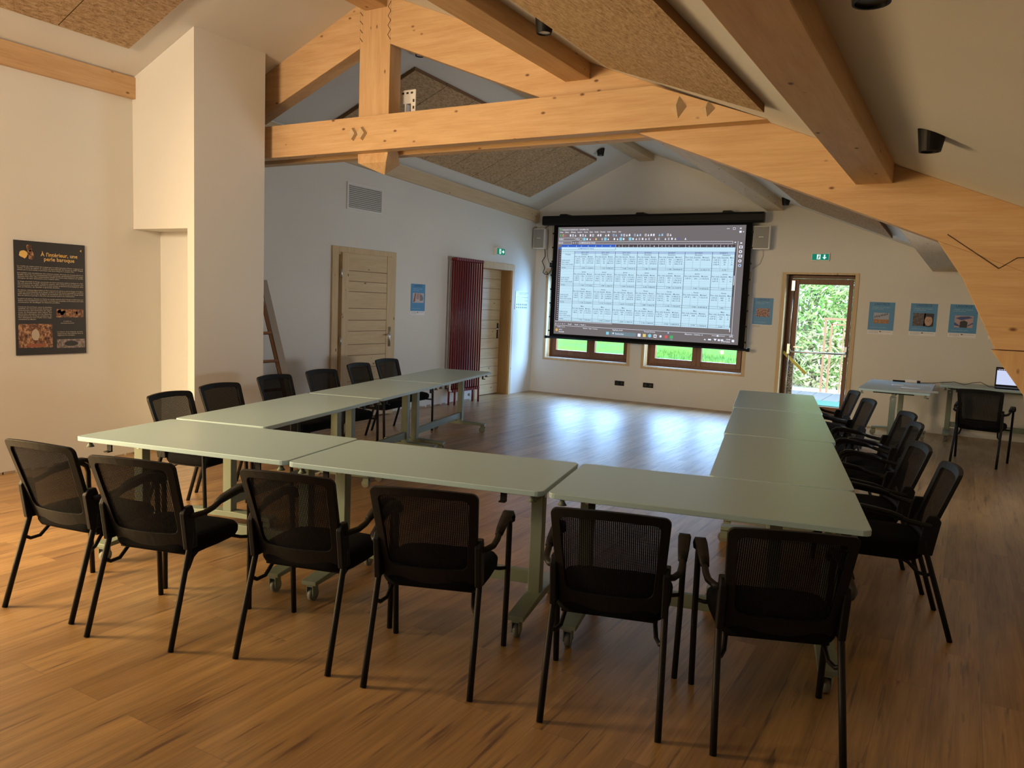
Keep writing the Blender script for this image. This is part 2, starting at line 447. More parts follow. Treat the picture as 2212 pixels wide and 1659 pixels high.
m.tube([(lx0+0.05, yb_+0.02, 1.045), (lx0+0.07, yb_-0.05, 1.02), (lx0+0.12, yb_-0.07, 1.01), (lx1-0.06, yb_-0.07, 1.02), (lx1-0.025, yb_-0.05, 1.03), (lx1-0.015, yb_+0.02, 1.05)], 0.014, 10)
m.build('panic_bar', chrome, d3)
m = MB()
m.tube([(lx0+0.035, yb_+0.02, 1.06), (lx0+0.035, yb_+0.02, 2.0)], 0.010, 8); m.tube([(lx0+0.035, yb_+0.02, 0.05), (lx0+0.035, yb_+0.02, 1.0)], 0.010, 8)
m.box((lx0+0.012, yb_, 1.94), (lx0+0.058, yb_+0.05, 2.09)); m.build('latch_rod', chrome, d3)
m = MB()
for xx in (lx0+0.03, lx1-0.03): m.box((xx-0.022, yb_-0.01, 0.97), (xx+0.022, yb_+0.05, 1.13))
m.build('panic_bar_bracket', chrome, d3, bevel=0.006)
film = photo_film = mat('mottled_film', (0.2, 0.2, 0.2), 0.7); k = N(film); k.l(k.ramp(k.noise(k.coords(), 55, 5, 0.75), [(0.42, (0.03, 0.03, 0.03)), (0.58, (0.50, 0.50, 0.47))]), k.b.inputs['Base Color'])
m = MB(); m.box((lx0+0.012, YB+0.166, 0.04), (lx0+0.112, YB+0.1695, 0.94)); m.build('scuffed_film', film, leaf)
m = MB(); m.box((lx0+0.10, YB+0.145, 1.075), (lx0+0.24, YB+0.16, 1.092)); m.build('door_handle', chrome, d3)
m = MB(); m.box((x0+t, YB+0.02, 0.0), (x1-t, YB+0.345, 0.03)); m.build('door_threshold', mat('dull_metal_threshold', (0.4, 0.4, 0.38), 0.4, 0.6), d3)
# yellow strip stuck across the bottom of the door
m = MB(); a, b = Vector((-2.45, YB+0.155, 1.0)), Vector((-2.09, YB+0.16, 0.68))
dd = (b-a).normalized(); nn = Vector((dd.z, 0, -dd.x))
m.prism([a-nn*0.022, b-nn*0.022, b+nn*0.022, a+nn*0.022], (0, -0.004, 0))
tag(m.build('barrier_strip', mat('yellow_tape', (0.75, 0.66, 0.15), 0.5)), 'slanting yellow strip across the lower left of the glazed door', 'tape')

GROOVE = mat('dark_board_groove', (0.16, 0.09, 0.045), 0.8)
# door_1 : flush pine door on the left wall
def boards(m, x0, x1, ya, yb, zs):
    for i in range(len(zs)-1): m.box((x0, ya, zs[i]+0.003), (x1, yb, zs[i+1]-0.003))
d1 = sempty('door_1', 'pale pine board door left of the red radiator')
m = MB(); xa = XL
m.box((xa, 7.22, 0), (xa+0.03, 7.33, 2.19)); m.box((xa, 8.35, 0), (xa+0.03, 8.45, 2.19)); m.box((xa, 7.33, 2.09), (xa+0.03, 8.35, 2.19))
m.build('door_frame', dpine[2], d1, bevel=0.003)
m = MB()
m.box((xa+0.005, 7.36, 0.01), (xa+0.06, 7.48, 2.12)); m.box((xa+0.005, 8.23, 0.01), (xa+0.06, 8.34, 2.12))
m.build('door_stile', dpine[2], d1, bevel=0.002)
m = MB(); zs = [0.01, 0.17, 0.34, 0.50, 0.67, 0.83, 0.97, 1.14, 1.28, 1.43, 1.64, 1.77, 1.90, 2.12]
boards(m, xa+0.008, xa+0.055, 7.482, 8.228, zs); m.box((xa+0.008, 7.48, 0.01), (xa+0.046, 8.23, 2.11), 1); m.build('door_leaf', [dpine[1], GROOVE], d1, bevel=0.0015)
m = MB(); m.tube([(xa+0.062, 8.29, 0.93), (xa+0.062, 8.29, 1.19)], 0.020, 10); m.box((xa+0.06, 8.268, 0.93), (xa+0.068, 8.312, 1.19))
m.tube([(xa+0.07, 8.29, 1.09), (xa+0.115, 8.29, 1.09), (xa+0.12, 8.26, 1.09), (xa+0.115, 8.17, 1.085)], 0.010, 8); m.build('door_handle', chrome, d1)
for zz in (0.3, 1.02, 1.86):
    m = MB(); m.cyl((xa+0.062, 7.345, zz-0.05), (xa+0.062, 7.345, zz+0.05), 0.012, 10); m.build('hinge', chrome, d1)
# door_2 : recessed pine door
d2 = sempty('door_2', 'recessed pine board door right of the red radiator')
m = MB()
m.box((xa-0.01, D2[0]-0.08, 0), (xa+0.028, D2[0]+0.01, D2[2]+0.08)); m.box((xa-0.01, D2[1]-0.01, 0), (xa+0.028, D2[1]+0.06, D2[2]+0.08)); m.box((xa-0.01, D2[0]+0.01, D2[2]-0.02), (xa+0.028, D2[1]-0.01, D2[2]+0.08))
m.build('door_frame', dpine[2], d2, bevel=0.003)
m = MB(); m.box((xa-T, D2[0], 0), (xa-0.01, D2[0]+0.025, D2[2])); m.box((xa-T, D2[1]-0.025, 0), (xa-0.01, D2[1], D2[2])); m.box((xa-T, D2[0]+0.025, D2[2]-0.025), (xa-0.01, D2[1]-0.025, D2[2]))
m.build('door_jamb', wood('ochre_jamb_wood', 2, (0.42, 0.24, 0.09), (0.52, 0.31, 0.13)), d2)
m = MB(); zs = [0.01, 0.18, 0.31, 0.48, 0.62, 0.79, 0.96, 1.13, 1.27, 1.44, 1.62, 1.80, 1.96, 2.115]
boards(m, xa-0.24, xa-0.19, D2[0]+0.026, D2[1]-0.026, zs); m.box((xa-0.25, D2[0]+0.01, 0.0), (xa-0.199, D2[1]-0.01, 2.13), 1); m.build('door_leaf', [dpine[1], GROOVE], d2, bevel=0.0015)
m = MB(); yh = D2[1]-0.09; m.box((xa-0.19, yh-0.022, 0.96), (xa-0.182, yh+0.022, 1.22)); m.build('handle_plate', mat('dark_bronze', (0.10, 0.06, 0.04), 0.4, 0.6), d2)
m = MB(); m.tube([(xa-0.18, yh, 1.12), (xa-0.14, yh, 1.12), (xa-0.135, yh-0.03, 1.12), (xa-0.14, yh-0.12, 1.12)], 0.010, 8); m.build('door_handle', chrome, d2)

# ------------------------------------------------------------------ roof timbers
tr = thing('roof_truss', 'big orange pine roof truss with king post crossing the room', 'roof truss', (0, 0, 0))
Y_A, Y_B, Y_C, Y_D = 5.50, 5.62, 5.78, 5.90
def collar(ya, yb):
    m = MB()
    xr1, xr2 = -1.29, -2.11
    m.prism([(-6.55, ya, 2.885), (xr1, ya, 2.885), (xr2, ya, 3.185), (-6.55, ya, 3.185)], (0, yb-ya, 0))
    return m.build('collar_beam', pine[0], tr, bevel=0.004)
collar(Y_A, Y_B); collar(Y_C, Y_D)
kx0, kx1 = -4.985, -4.635
m = MB()
zt = zc(XRDG, 5.6)
m.prism([(kx0, Y_B, 2.87), (kx1, Y_B, 2.87), (kx1, Y_B, 4.20), (XRDG, Y_B, zt-0.01), (kx0, Y_B, 4.20)], (0, Y_C-Y_B, 0))
o_ = len(m.v)
cxk, cyk = (kx0+kx1)/2, (Y_B+Y_C)/2
m.add([(kx0, Y_B, 2.87), (kx1, Y_B, 2.87), (kx1, Y_C, 2.87), (kx0, Y_C, 2.87), (kx0+0.02, Y_B-0.02, 2.80), (kx1+0.0, Y_B-0.02, 2.80), (kx1, Y_C+0.02, 2.80), (kx0, Y_C+0.02, 2.80), (cxk+0.08, cyk, 2.70)],
      [(4,5,1,0),(5,6,2,1),(6,7,3,2),(7,4,0,3),(4,8,5),(5,8,6),(6,8,7),(7,8,4)])
m.build('king_post', pine[2], tr, bevel=0.004)
def rz_low(X): return 3.82-0.392*(X-kx1)
m = MB()
xe = 1.45
m.prism([(kx1, Y_B, rz_low(kx1)), (kx1, Y_B, zc(kx1, 5.6)), (xe, Y_B, zc(xe, 5.6)), (xe, Y_B, rz_low(xe))], (0, Y_C-Y_B, 0))
m.build('rafter', pine[0], tr, bevel=0.004)
m = MB()
xl = XL+0.02
m.prism([(kx0, Y_B, 3.82), (kx0, Y_B, zc(kx0, 5.6)), (xl, Y_B, zc(xl, 5.6)), (xl, Y_B, 3.82-0.39*(kx0-xl))], (0, Y_C-Y_B, 0))
m.build('rafter', pine[0], tr, bevel=0.004)
# raking strut down to the right wall
m = MB()
m.prism([(-0.215, Y_B+0.002, rz_low(-0.215)), (-0.06, Y_B+0.002, 1.86), (0.15, Y_B+0.002, 1.43), (0.66, Y_B+0.002, 1.43), (0.80, Y_B+0.002, rz_low(0.80))], (0, Y_C-Y_B-0.004, 0))
m.build('strut', wood('pine_timber_strut', 0, PINE_LO, PINE_HI, grain=0.8), tr, bevel=0.003)
m = MB()
m.prism([(0.13, Y_B-0.01, 1.425), (0.33, Y_B-0.01, 1.15), (0.55, Y_B-0.01, 0.0), (0.90, Y_B-0.01, 0.0), (0.72, Y_B-0.01, 1.10), (0.64, Y_B-0.01, 1.425)], (0, Y_C-Y_B+0.02, 0))
m.build('strut_foot', pine[2], tr, bevel=0.004)
# dark joint lines on the truss
JM = mat('dark_joint_gap', (0.05, 0.025, 0.012), 0.8)
def joint(pts, r=0.0028):
    m = MB(); m.tube([(x, Y_B-0.001, z) for x, z in pts], r, 6); m.build('joint_line', JM, tr)
joint([(-0.165, 2.125), (0.125, 1.919), (0.216, 1.984), (0.40, 1.99)])
joint([(0.175, 1.412), (0.62, 1.412)])
joint([(kx1+(0 if i % 2 == 0 else -0.03), 3.86+i*0.04) for i in range(9)])
for i in range(4): joint([(kx0, 3.91+i*0.075), (kx0+0.03, 3.875+i*0.075)])
# diamond pegs
PEGM = wood('end_grain_peg', 1, (0.50, 0.36, 0.22), (0.58, 0.44, 0.29), 0.6, False)
def peg(x, z, w2, h2, d, flat=0.0):
    m = MB(); y = Y_A+0.001; k = flat
    o4 = [(x-w2, z), (x, z-h2), (x+w2, z), (x, z+h2)]
    V = [(a, y, b) for a, b in o4]+[(x+(a-x)*k, y-d, z+(b-z)*k) for a, b in o4]
    m.add(V, [(0,1,5,4), (1,2,6,5), (2,3,7,6), (3,0,4,7), (4,5,6,7)])
    m.build('diamond_peg', PEGM, tr)
peg(-4.93, 3.035, 0.046, 0.060, 0.035, 0.78); peg(-4.825, 3.035, 0.052, 0.062, 0.035, 0.78); peg(-1.91, 3.015, 0.060, 0.080, 0.06, 0.02); peg(-1.70, 2.985, 0.055, 0.055, 0.05, 0.02)

def beam_y(name, xa0, xa1, ya, xb0, xb1, yb, zba, zbb, label, grp=None, mt=None):
    m = MB()
    def sect(x0, x1, y, zb): return [(x0, y, zb), (x1, y, zb), (x1, y, zc(x1, y)+0.02), (x0, y, zc(x0, y)+0.02)]
    A = sect(xa0, xa1, ya, zba); B = sect(xb0, xb1, yb, zbb)
    m.add(A+B, [(0,1,2,3), (7,6,5,4), (1,0,4,5), (2,1,5,6), (3,2,6,7), (0,3,7,4)])
    o = m.build(name, mt or (rpine if ya > 5 else pine[1]), bevel=0.004)
    return tag(o, label, 'beam', grp)
beam_y('ridge_beam', -4.93, -4.68, YF, -4.93, -4.68, Y_B, 4.14, 4.14, 'ridge beam meeting the head of the king post on the near side')
beam_y('ridge_beam', -4.93, -4.68, Y_C, -4.93, -4.68, YB, 4.14, 3.98, 'ridge beam ending above the projection screen at the gable wall')
beam_y('purlin', -2.88, -2.67, YF, -2.88, -2.67, Y_B, 3.315, 3.315, 'near pine purlin beside the small spotlight at the top of the photo')
beam_y('purlin', -2.88, -2.66, Y_C, -2.81, -2.57, YB, 3.30, 3.13, 'pale pine purlin beyond the truss, ending above the right loudspeaker')
beam_y('purlin', -0.72, -0.50, YF, -0.72, -0.50, Y_B, 2.45, 2.45, 'broad near purlin in shadow at the top right')
beam_y('purlin', -0.66, -0.40, Y_C, -0.50, -0.16, YB, 2.44, 2.25, 'short visible end of the low purlin above the blue posters')
m = MB(); m.box((XL, YF, 3.295), (XL+0.05, 4.60, 3.485)); tag(m.build('wall_plate', pine[1], bevel=0.003), 'orange timber wall plate above the dark information board', 'beam')
m = MB()
P = [(XL, 5.40, 3.30), (XL+0.05, 5.40, 3.30), (XL+0.05, 5.40, 3.47), (XL, 5.40, 3.47), (XL, YB, 3.01), (XL+0.05, YB, 3.01), (XL+0.05, YB, 3.215), (XL, YB, 3.215)]
m.add(P, [(0,1,2,3), (7,6,5,4), (1,0,4,5), (2,1,5,6), (3,2,6,7), (0,3,7,4)])
tag(m.build('wall_plate', rpine, bevel=0.003), 'pale timber wall plate running above the vent and doors to the gable', 'beam')

# ------------------------------------------------------------------ acoustic panels on the slopes
def panel(x0, x1, y0, y1, label, grp, t=0.04, skew=0.0):
    m = MB()
    g = 0.004
    top = [(x0, y0+g), (x1, y0+g), (x1, y1-g), (x0, y1-g+skew)]
    P = [(x, y, zc(x, y)-t) for x, y in top]; Q = [(x, y, zc(x, y)-0.001) for x, y in top]
    m.add(P+Q, [(0,3,2,1)], 0)
    o = len(m.v)-8
    for a, b in ((0,1),(1,2),(2,3),(3,0)):
        m.f.append((o+a, o+b, o+b+4, o+a+4)); m.m.append(1); m.sm.append(False)
    m.f.append((o+4, o+5, o+6, o+7)); m.m.append(1); m.sm.append(False)
    return tag(m.build('acoustic_panel', [WOOL, WOOL_EDGE]), label, 'acoustic panel', grp)
GFL = 'wood wool panels on the near left slope'
panel(-6.39, -5.2, 3.69, 4.30, 'wood wool acoustic panel nearest the white pier, top left of the photo', GFL)
panel(-6.39, -5.2, 3.08, 3.69, 'wood wool acoustic panel at the very top left corner of the photo', GFL)
panel(-2.35, -1.175, 2.45, 4.93, 'large wood wool panel between the two near purlins on the right slope', 'wood wool panel on the near right slope', 0.05, 0.30)
ordn = ['first', 'second', 'third', 'fourth', 'fifth', 'sixth', 'seventh', 'eighth']
for i in range(8):
    panel(-6.52, -5.33, 6.88+i*0.592, 6.88+(i+1)*0.592, 'wood wool panel on the far left slope, %s from the gable wall' % ordn[7-i], 'wood wool panels on the far left slope')
for i in range(3):
    panel(-2.15, -0.97, 8.0+i*1.18, 8.0+(i+1)*1.18, 'wood wool panel glimpsed under the rafter, %s from the gable wall' % ordn[2-i], 'wood wool panels on the far right slope')

# ------------------------------------------------------------------ ceiling spotlights
lens_m = mat('frosted_lens', (0.6, 0.62, 0.65), 0.3)
dark_lens = mat('dark_lens', (0.05, 0.04, 0.03), 0.3)
def spot(x, y, label, lens=lens_m, h=0.085, r0=0.060, r1=0.047):
    z = zc(x, y)
    t = thing('spotlight', label, 'spotlight', (x, y, z), 0, 'black ceiling spotlights')
    n = 24; V = []; F = []
    zb = zc(x+r1, y)-z-0.03 if x > XRDG else zc(x-r1, y)-z-0.03
    zb = min(zb, -h)
    for q in range(n):
        a = 2*PI*q/n; px, py = r0*math.cos(a), r0*math.sin(a); V.append((px, py, zc(x+px, y+py)-z-0.0005))
    for q in range(n):
        a = 2*PI*q/n; V.append((r1*math.cos(a), r1*math.sin(a), zb))
    for q in range(n):
        a = 2*PI*q/n; V.append((r1*0.86*math.cos(a), r1*0.86*math.sin(a), zb))
    for q in range(n):
        a = 2*PI*q/n; V.append((r1*0.86*math.cos(a), r1*0.86*math.sin(a), zb+0.012))
    for i in range(3):
        for q in range(n): q2 = (q+1) % n; F.append((i*n+q2, i*n+q, (i+1)*n+q, (i+1)*n+q2))
    m = MB(); m.add(V, F, 0, False); m.build('lamp_housing', black_me, t)
    m = MB(); m.cyl((0, 0, zb+0.008), (0, 0, zb+0.012), r1*0.85, 20); m.build('lamp_lens', lens, t)
spot(-2.43, 4.42, 'small black spotlight between the near purlin and the large wood wool panel')
spot(-0.29, 2.27, 'black spotlight cut by the top edge of the photo', dark_lens)
spot(-0.23, 4.22, 'black spotlight on the shaded right slope near the right edge', dark_lens)
spot(-2.44, 11.9, 'tiny black spotlight beyond the truss, above the right loudspeaker')
spot(-5.17, 11.4, 'tiny black spotlight just above the projection screen housing')
spot(-5.10, 6.66, 'black spotlight seen through the truss right of the king post')

# projector bracket on the king post
pb = thing('projector_bracket', 'white perforated steel bracket on the king post', 'bracket', (-4.62, 5.83, 3.19))
m = MB(); m.box((0, 0, 0), (0.012, 0.06, 0.16)); m.box((-0.05, 0, 0.16), (0.12, 0.008, 0.28)); m.box((0.07, 0, 0.0), (0.12, 0.008, 0.16)); m.build('bracket_plate', white_pl, pb)
m = MB()
for i in range(3): m.box((-0.035+i*0.05, -0.0015, 0.245), (-0.01+i*0.05, 0.0, 0.262))
for i in range(3): m.box((0.09, -0.0015, 0.05+i*0.06), (0.108, 0.0, 0.075+i*0.06))
m.build('slot', mat('dark_slot', (0.05, 0.03, 0.02), 0.8), pb)

# ------------------------------------------------------------------ left wall items
# information board
DARK = mat('charcoal_board', (0.022, 0.019, 0.016), 0.45); GOLD = mat('gold_print', (0.78, 0.52, 0.16), 0.5); CREAM = mat('cream_print', (0.55, 0.50, 0.40), 0.6)
def photo_mat(name, stops, scale):
    m = mat(name, stops[0][1], 0.5); k = N(m)
    k.l(k.ramp(k.noise(k.coords(), scale, 5, 0.7), stops), k.b.inputs['Base Color']); return m
CARV = photo_mat('carving_photo', [(0.36, (0.03, 0.014, 0.008)), (0.50, (0.20, 0.085, 0.04)), (0.62, (0.52, 0.32, 0.17))], 38)
bd = thing('information_board', 'dark upright information board with gold heading on the left wall', 'board', (XL, 3.825, 1.46))
W_, H_ = 0.595, 0.95
m = MB(); m.box((0, -W_/2, -H_/2), (0.010, W_/2, H_/2)); m.build('board_panel', DARK, bd)
ex, ey = Vector((0, 1, 0)), Vector((0, 0, 1)); bx = 0.0115
def bp(s, t): return Vector((bx, -W_/2+s*W_, H_/2-t*H_))
m = MB()
text(m, 'À l\'intérieur, une', bp(0.62, 0.125), ex, ey, 0.046, 0, 'C'); text(m, 'perle baroque', bp(0.62, 0.165), ex, ey, 0.046, 0, 'C'); text(m, '4', bp(0.935, 0.065), ex, ey, 0.03, 0, 'C')
m.build('heading', GOLD, bd)
m = MB()
paras = [(0.225, ['Le retable du maître-autel est sculpté par le maître Jacques Clérant, originaire de', 'Cuneo. Il vient de réaliser le retable de Saint-Nicolas de Véroce en 1689. Engagé', 'ensuite par le curé Cohéo, il terminera celui de la Vierge le 3 octobre 1701.']),
 (0.283, ['Les retables sont encadrés par des colonnes torses, décorées de rinceaux fleuris et', 'feuillés dont les ors s\'entrelacent avec symétrie, symboliquement les anges', 'tiennent d\'un côté, elles redescendent ensuite de l\'autre côté, toujours en spirales', 'chargées de leur rencontre avec l\'esprit divin.']),
 (0.358, ['À l\'étage principal, la Vierge couronnée est entre personne sainte et évêque en croix,', 'elle est entourée d\'anges, d\'apôtres, auprès, unis à l\'heure vers le ciel pour son', 'couronnement. Les saints, derrière se font aimant et Bernard l\'accompagnent, dans', 'une profusion de feuilles à grandes étoiles.']),
 (0.433, ['Au-dessus, l\'attique figure Dieu le Père entouré du Christ et de la Vierge, à l\'origine,', 'c\'était un couronnement de la Vierge, le Père et le Fils tenant ensemble la couronne', 'qu\'ils déposent sur la tête de Marie, et l\'encadrant dans le sombre. La Vierge devait', 'être au centre, le groupe a été très mal remonté suite à une restauration.']),
 (0.508, ['La gloire de gloire, illumine le Christ en ronde entouré de la Vierge et Saint Jean, au-', 'dessus d\'un entablement avec frise, corniche et corbeilles surmontant une riche', 'ornements de feuillages et d\'autres profilés.'])]
for t0, lines in paras:
    for i, s in enumerate(lines):
        last = i == len(lines)-1
        text(m, s, bp(0.035, t0+i*0.0155), ex, ey, 0.0125, 0, 'L', None if False else (0.58*W_ if last and len(s) < 52 else (0.80*W_ if last else 0.93*W_)))
for i, s in enumerate(['L\'autel du Sacré-Cœur, entre la dernière', 'quadrille, les colonnes torses droites, les', 'couronnent des branches de vigne,', 'avec le baldaquin des têtes, les', 'guirlandes, plongent vers les flammes,', 'symbolisent les attributs auxiliaires, de', 'l\'art dialoguent avec l\'aube d\'un ange,', 'conduisant au Messie.']):
    text(m, s, bp(0.035, 0.580+i*0.0155), ex, ey, 0.0125, 0, 'L', 0.46*W_ if i < 7 else 0.24*W_)
text(m, 'Le retable, un', bp(0.72, 0.705), ex, ey, 0.0125, 0, 'C'); text(m, 'mouvement tout de foi', bp(0.72, 0.722), ex, ey, 0.0125, 0, 'C')
for i, s in enumerate(['Le balcon de la tribune, en bois,', 'supporté par deux atlantes, lions et', 'angelots à la musique.']): text(m, s, bp(0.57, 0.802+i*0.0155), ex, ey, 0.0125, 0, 'L', 0.38*W_ if i < 2 else 0.26*W_)
m.build('body_text', CREAM, bd)
def blob(m, cx, cy, rx_, ry_, n=14, jag=0.18, mt=0):
    pts = [bp(cx+rx_*math.cos(2*PI*i/n)*(1+random.uniform(-jag, jag)), cy+ry_*math.sin(-2*PI*i/n)*(1+random.uniform(-jag, jag))) for i in range(n)]
    m.add([p+Vector((0.001, 0, 0)) for p in pts], [tuple(range(n))], mt)
m = MB()
blob(m, 0.12, 0.115, 0.065, 0.035, mt=0); blob(m, 0.20, 0.06, 0.04, 0.03, mt=1); blob(m, 0.22, 0.12, 0.045, 0.04, mt=1); m.build('photograph', [GOLD, CARV], bd)
m = MB()
quad(m, bp(0.56, 0.665), ex, ey, 0.40*W_, 0.075*H_, 0)
for i in range(12): blob(m, 0.58+random.random()*0.36, 0.60+random.random()*0.055, 0.03, 0.018, 8, 0.3, 0)
m.build('photograph', [CARV], bd)
m = MB(); quad(m, bp(0.03, 0.935), ex, ey, 0.47*W_, 0.21*H_, 0); blob(m, 0.26, 0.82, 0.06, 0.05, 12, 0.1, 1); quad(m, bp(0.15, 0.93)+Vector((0.001, 0, 0)), ex, ey, 0.25*W_, 0.03*H_, 2); m.build('photograph', [CARV, mat('bright_statue', (0.5, 0.42, 0.34), 0.5), mat('red_gold_altar', (0.30, 0.10, 0.05), 0.5)], bd)
m = MB(); quad(m, bp(0.56, 0.945), ex, ey, 0.42*W_, 0.08*H_, 0); blob(m, 0.77, 0.905, 0.10, 0.025, 14, 0.05, 1); m.build('photograph', [photo_mat('relief_photo', [(0.36, (0.06, 0.05, 0.06)), (0.6, (0.35, 0.29, 0.27))], 45), DARK], bd)

# ventilation grille
vg = thing('ventilation_grille', 'white slatted ventilation grille high on the left wall', 'vent', (XL, 7.81, 2.825))
m = MB(); a, b = 0.34, 0.165
m.box((0, -a, -b), (0.02, a, -b+0.025)); m.box((0, -a, b-0.025), (0.02, a, b)); m.box((0, -a, -b+0.025), (0.02, -a+0.025, b-0.025)); m.box((0, a-0.025, -b+0.025), (0.02, a, b-0.025)); m.build('grille_frame', white_pl, vg)
m = MB()
for i in range(12):
    z = -b+0.035+i*0.0235; m.prism([(0.004, -a+0.025, z+0.012), (0.018, -a+0.025, z-0.004), (0.018, -a+0.025, z), (0.004, -a+0.025, z+0.016)], (0, 2*a-0.05, 0))
m.build('slat', white_pl, vg)
m = MB(); m.box((0.0005, -a+0.025, -b+0.025), (0.003, a-0.025, b-0.025)); m.build('backing', mat('dark_vent_back', (0.06, 0.06, 0.07), 0.9), vg)

# radiator
ra = thing('column_radiator', 'tall dark red column radiator between the two pine doors', 'radiator', (XL, 10.04, 0))
nC = 12; wR = 0.76
for i in range(nC):
    y = -wR/2+wR*(i+0.5)/nC; m = MB()
    for dx in (0.10, 0.14, 0.18): m.tube([(dx, y, 0.24), (dx, y, 2.18)], 0.0125, 8)
    m.tube([(0.09, y, 0.22), (0.19, y, 0.22)], 0.024, 10); m.tube([(0.09, y, 2.19), (0.19, y, 2.19)], 0.026, 10)
    m.build('radiator_column', red_m, ra)
m = MB(); m.tube([(0.14, -wR/2+0.02, 0.215), (0.14, wR/2-0.02, 0.215)], 0.020, 10); m.tube([(0.14, -wR/2+0.02, 2.195), (0.14, wR/2-0.02, 2.195)], 0.020, 10); m.build('header_pipe', red_m, ra)
for y in (-wR/2+0.03, wR/2-0.07):
    m = MB(); m.cyl((0.10, y, 0), (0.10, y, 0.21), 0.016, 10); m.cyl((0.19, y+0.03, 0), (0.19, y+0.03, 0.21), 0.016, 10); m.build('radiator_foot', red_m, ra)
m = MB(); m.tube([(0.17, -wR/2-0.01, 0.22), (0.17, -wR/2-0.05, 0.22), (0.17, -wR/2-0.05, 0.33)], 0.014, 10); m.cyl((0.17, -wR/2-0.05, 0.30), (0.17, -wR/2-0.05, 0.36), 0.020, 12); m.build('radiator_valve', white_pl, ra)
m = MB(); m.tube([(0.05, 0.05, 0.0), (0.05, 0.05, 0.12), (0.12, 0.05, 0.16)], 0.010, 8); m.cyl((0.12, 0.16, 0.12), (0.16, 0.16, 0.12), 0.02, 12); m.build('pipe', chrome, ra)

# blue posters -------------------------------------------------
BLUE = mat('blue_poster_paper', (0.085, 0.29, 0.56), 0.5); NAVY = mat('navy_print', (0.03, 0.09, 0.22), 0.5); PAPER = mat('white_paper', (0.86, 0.86, 0.88), 0.6); LBLUE = mat('pale_blue_print', (0.35, 0.50, 0.66), 0.5); INK = mat('grey_ink', (0.10, 0.10, 0.12), 0.6)
def poster(org, ex, ey, nrm, w_, h_, pic, label, footer=0.13, titled=True):
    ex, ey, nrm = Vector(ex), Vector(ey), Vector(nrm)
    t = thing('poster', label, 'poster', org, 0, 'blue exhibition posters')
    m = MB(); c0 = -ex*(w_/2)-ey*(h_/2)
    m.prism([c0, c0+ex*w_, c0+ex*w_+ey*h_, c0+ey*h_], nrm*0.003); m.build('paper', PAPER, t)
    m = MB(); quad(m, c0+ey*(h_*footer)+nrm*0.004, ex, ey, w_, h_*(1-footer), 0); m.build('blue_ground', BLUE, t)
    m = MB(); o = nrm*0.0048
    if titled: text(m, 'LAGORCE', c0+o+ex*(w_*0.5)+ey*(h_*0.91), ex, ey, w_*0.13, 0, 'C')
    text(m, 'village en images', c0+o+ex*(w_*0.12)+ey*(h_*0.83), ex, ey, w_*0.055, 1, 'L', w_*0.70); text(m, 'un été ensemble', c0+o+ex*(w_*0.12)+ey*(h_*0.78), ex, ey, w_*0.06, 1, 'L', w_*0.45)
    text(m, 'exposition de photos 2025', c0+o+ex*(w_*0.10)+ey*(h_*(footer+0.07)), ex, ey, w_*0.055, 1, 'L', w_*0.60)
    for i in range(3): text(m, 'mairie communes région office', c0+o+ex*(w_*0.06)+ey*(h_*(footer-0.035-0.028*i)), ex, ey, w_*0.025, 2, 'L', w_*0.36)
    quad(m, c0+o+ex*(w_*0.47)+ey*(h_*footer*0.55), ex, ey, w_*0.07, h_*footer*0.25, 2)
    text(m, 'photos des habitants', c0+o+ex*(w_*0.56)+ey*(h_*footer*0.6), ex, ey, w_*0.03, 2, 'L', w_*0.38)
    m.build('print', [NAVY, LBLUE, INK], t)
    m = MB(); s0 = c0+nrm*0.0046
    pm = pic(m, lambda a, b: s0+ex*(w_*a)+ey*(h_*b), ex, ey, nrm, w_, h_); m.build('photograph', pm, t)
    return t
def ell(m, P, cx, cy, rx_, ry_, off, nrm, mt, n=18, a0=0, a1=2*PI):
    pts = [P(cx+rx_*math.cos(a0+(a1-a0)*i/n), cy+ry_*math.sin(a0+(a1-a0)*i/n))+nrm*off for i in range(n)]
    m.add(pts, [tuple(range(n))], mt)
CM = {}
def cm(n, c):
    if n not in CM: CM[n] = mat(n, c, 0.5)
    return CM[n]
def pic_crowd(m, P, ex, ey, nrm, w_, h_):
    quad(m, P(0.18, 0.32), ex, ey, w_*0.66, h_*0.30, 0)
    return [photo_mat('crowd_photo', [(0.36, (0.05, 0.03, 0.04)), (0.5, (0.30, 0.14, 0.12)), (0.63, (0.55, 0.42, 0.36))], 60)]
def pic_jump(m, P, ex, ey, nrm, w_, h_):
    quad(m, P(0.20, 0.47), ex, ey, w_*0.60, h_*0.20, 0); quad(m, P(0.20, 0.34), ex, ey, w_*0.60, h_*0.13, 1)
    for i in range(9):
        x = 0.25+i*0.06; y = 0.53+0.10*(i/8)+random.uniform(-0.01, 0.01)
        ell(m, P, x, y, 0.016, 0.030, 0.0004, nrm, 2, 8); ell(m, P, x+0.004, y+0.036, 0.010, 0.011, 0.0004, nrm, 2, 8)
    return [cm('photo_pale_sky', (0.38, 0.44, 0.56)), photo_mat('dry_field_photo', [(0.35, (0.28, 0.12, 0.05)), (0.65, (0.50, 0.28, 0.14))], 30), cm('photo_dark', (0.03, 0.03, 0.045))]
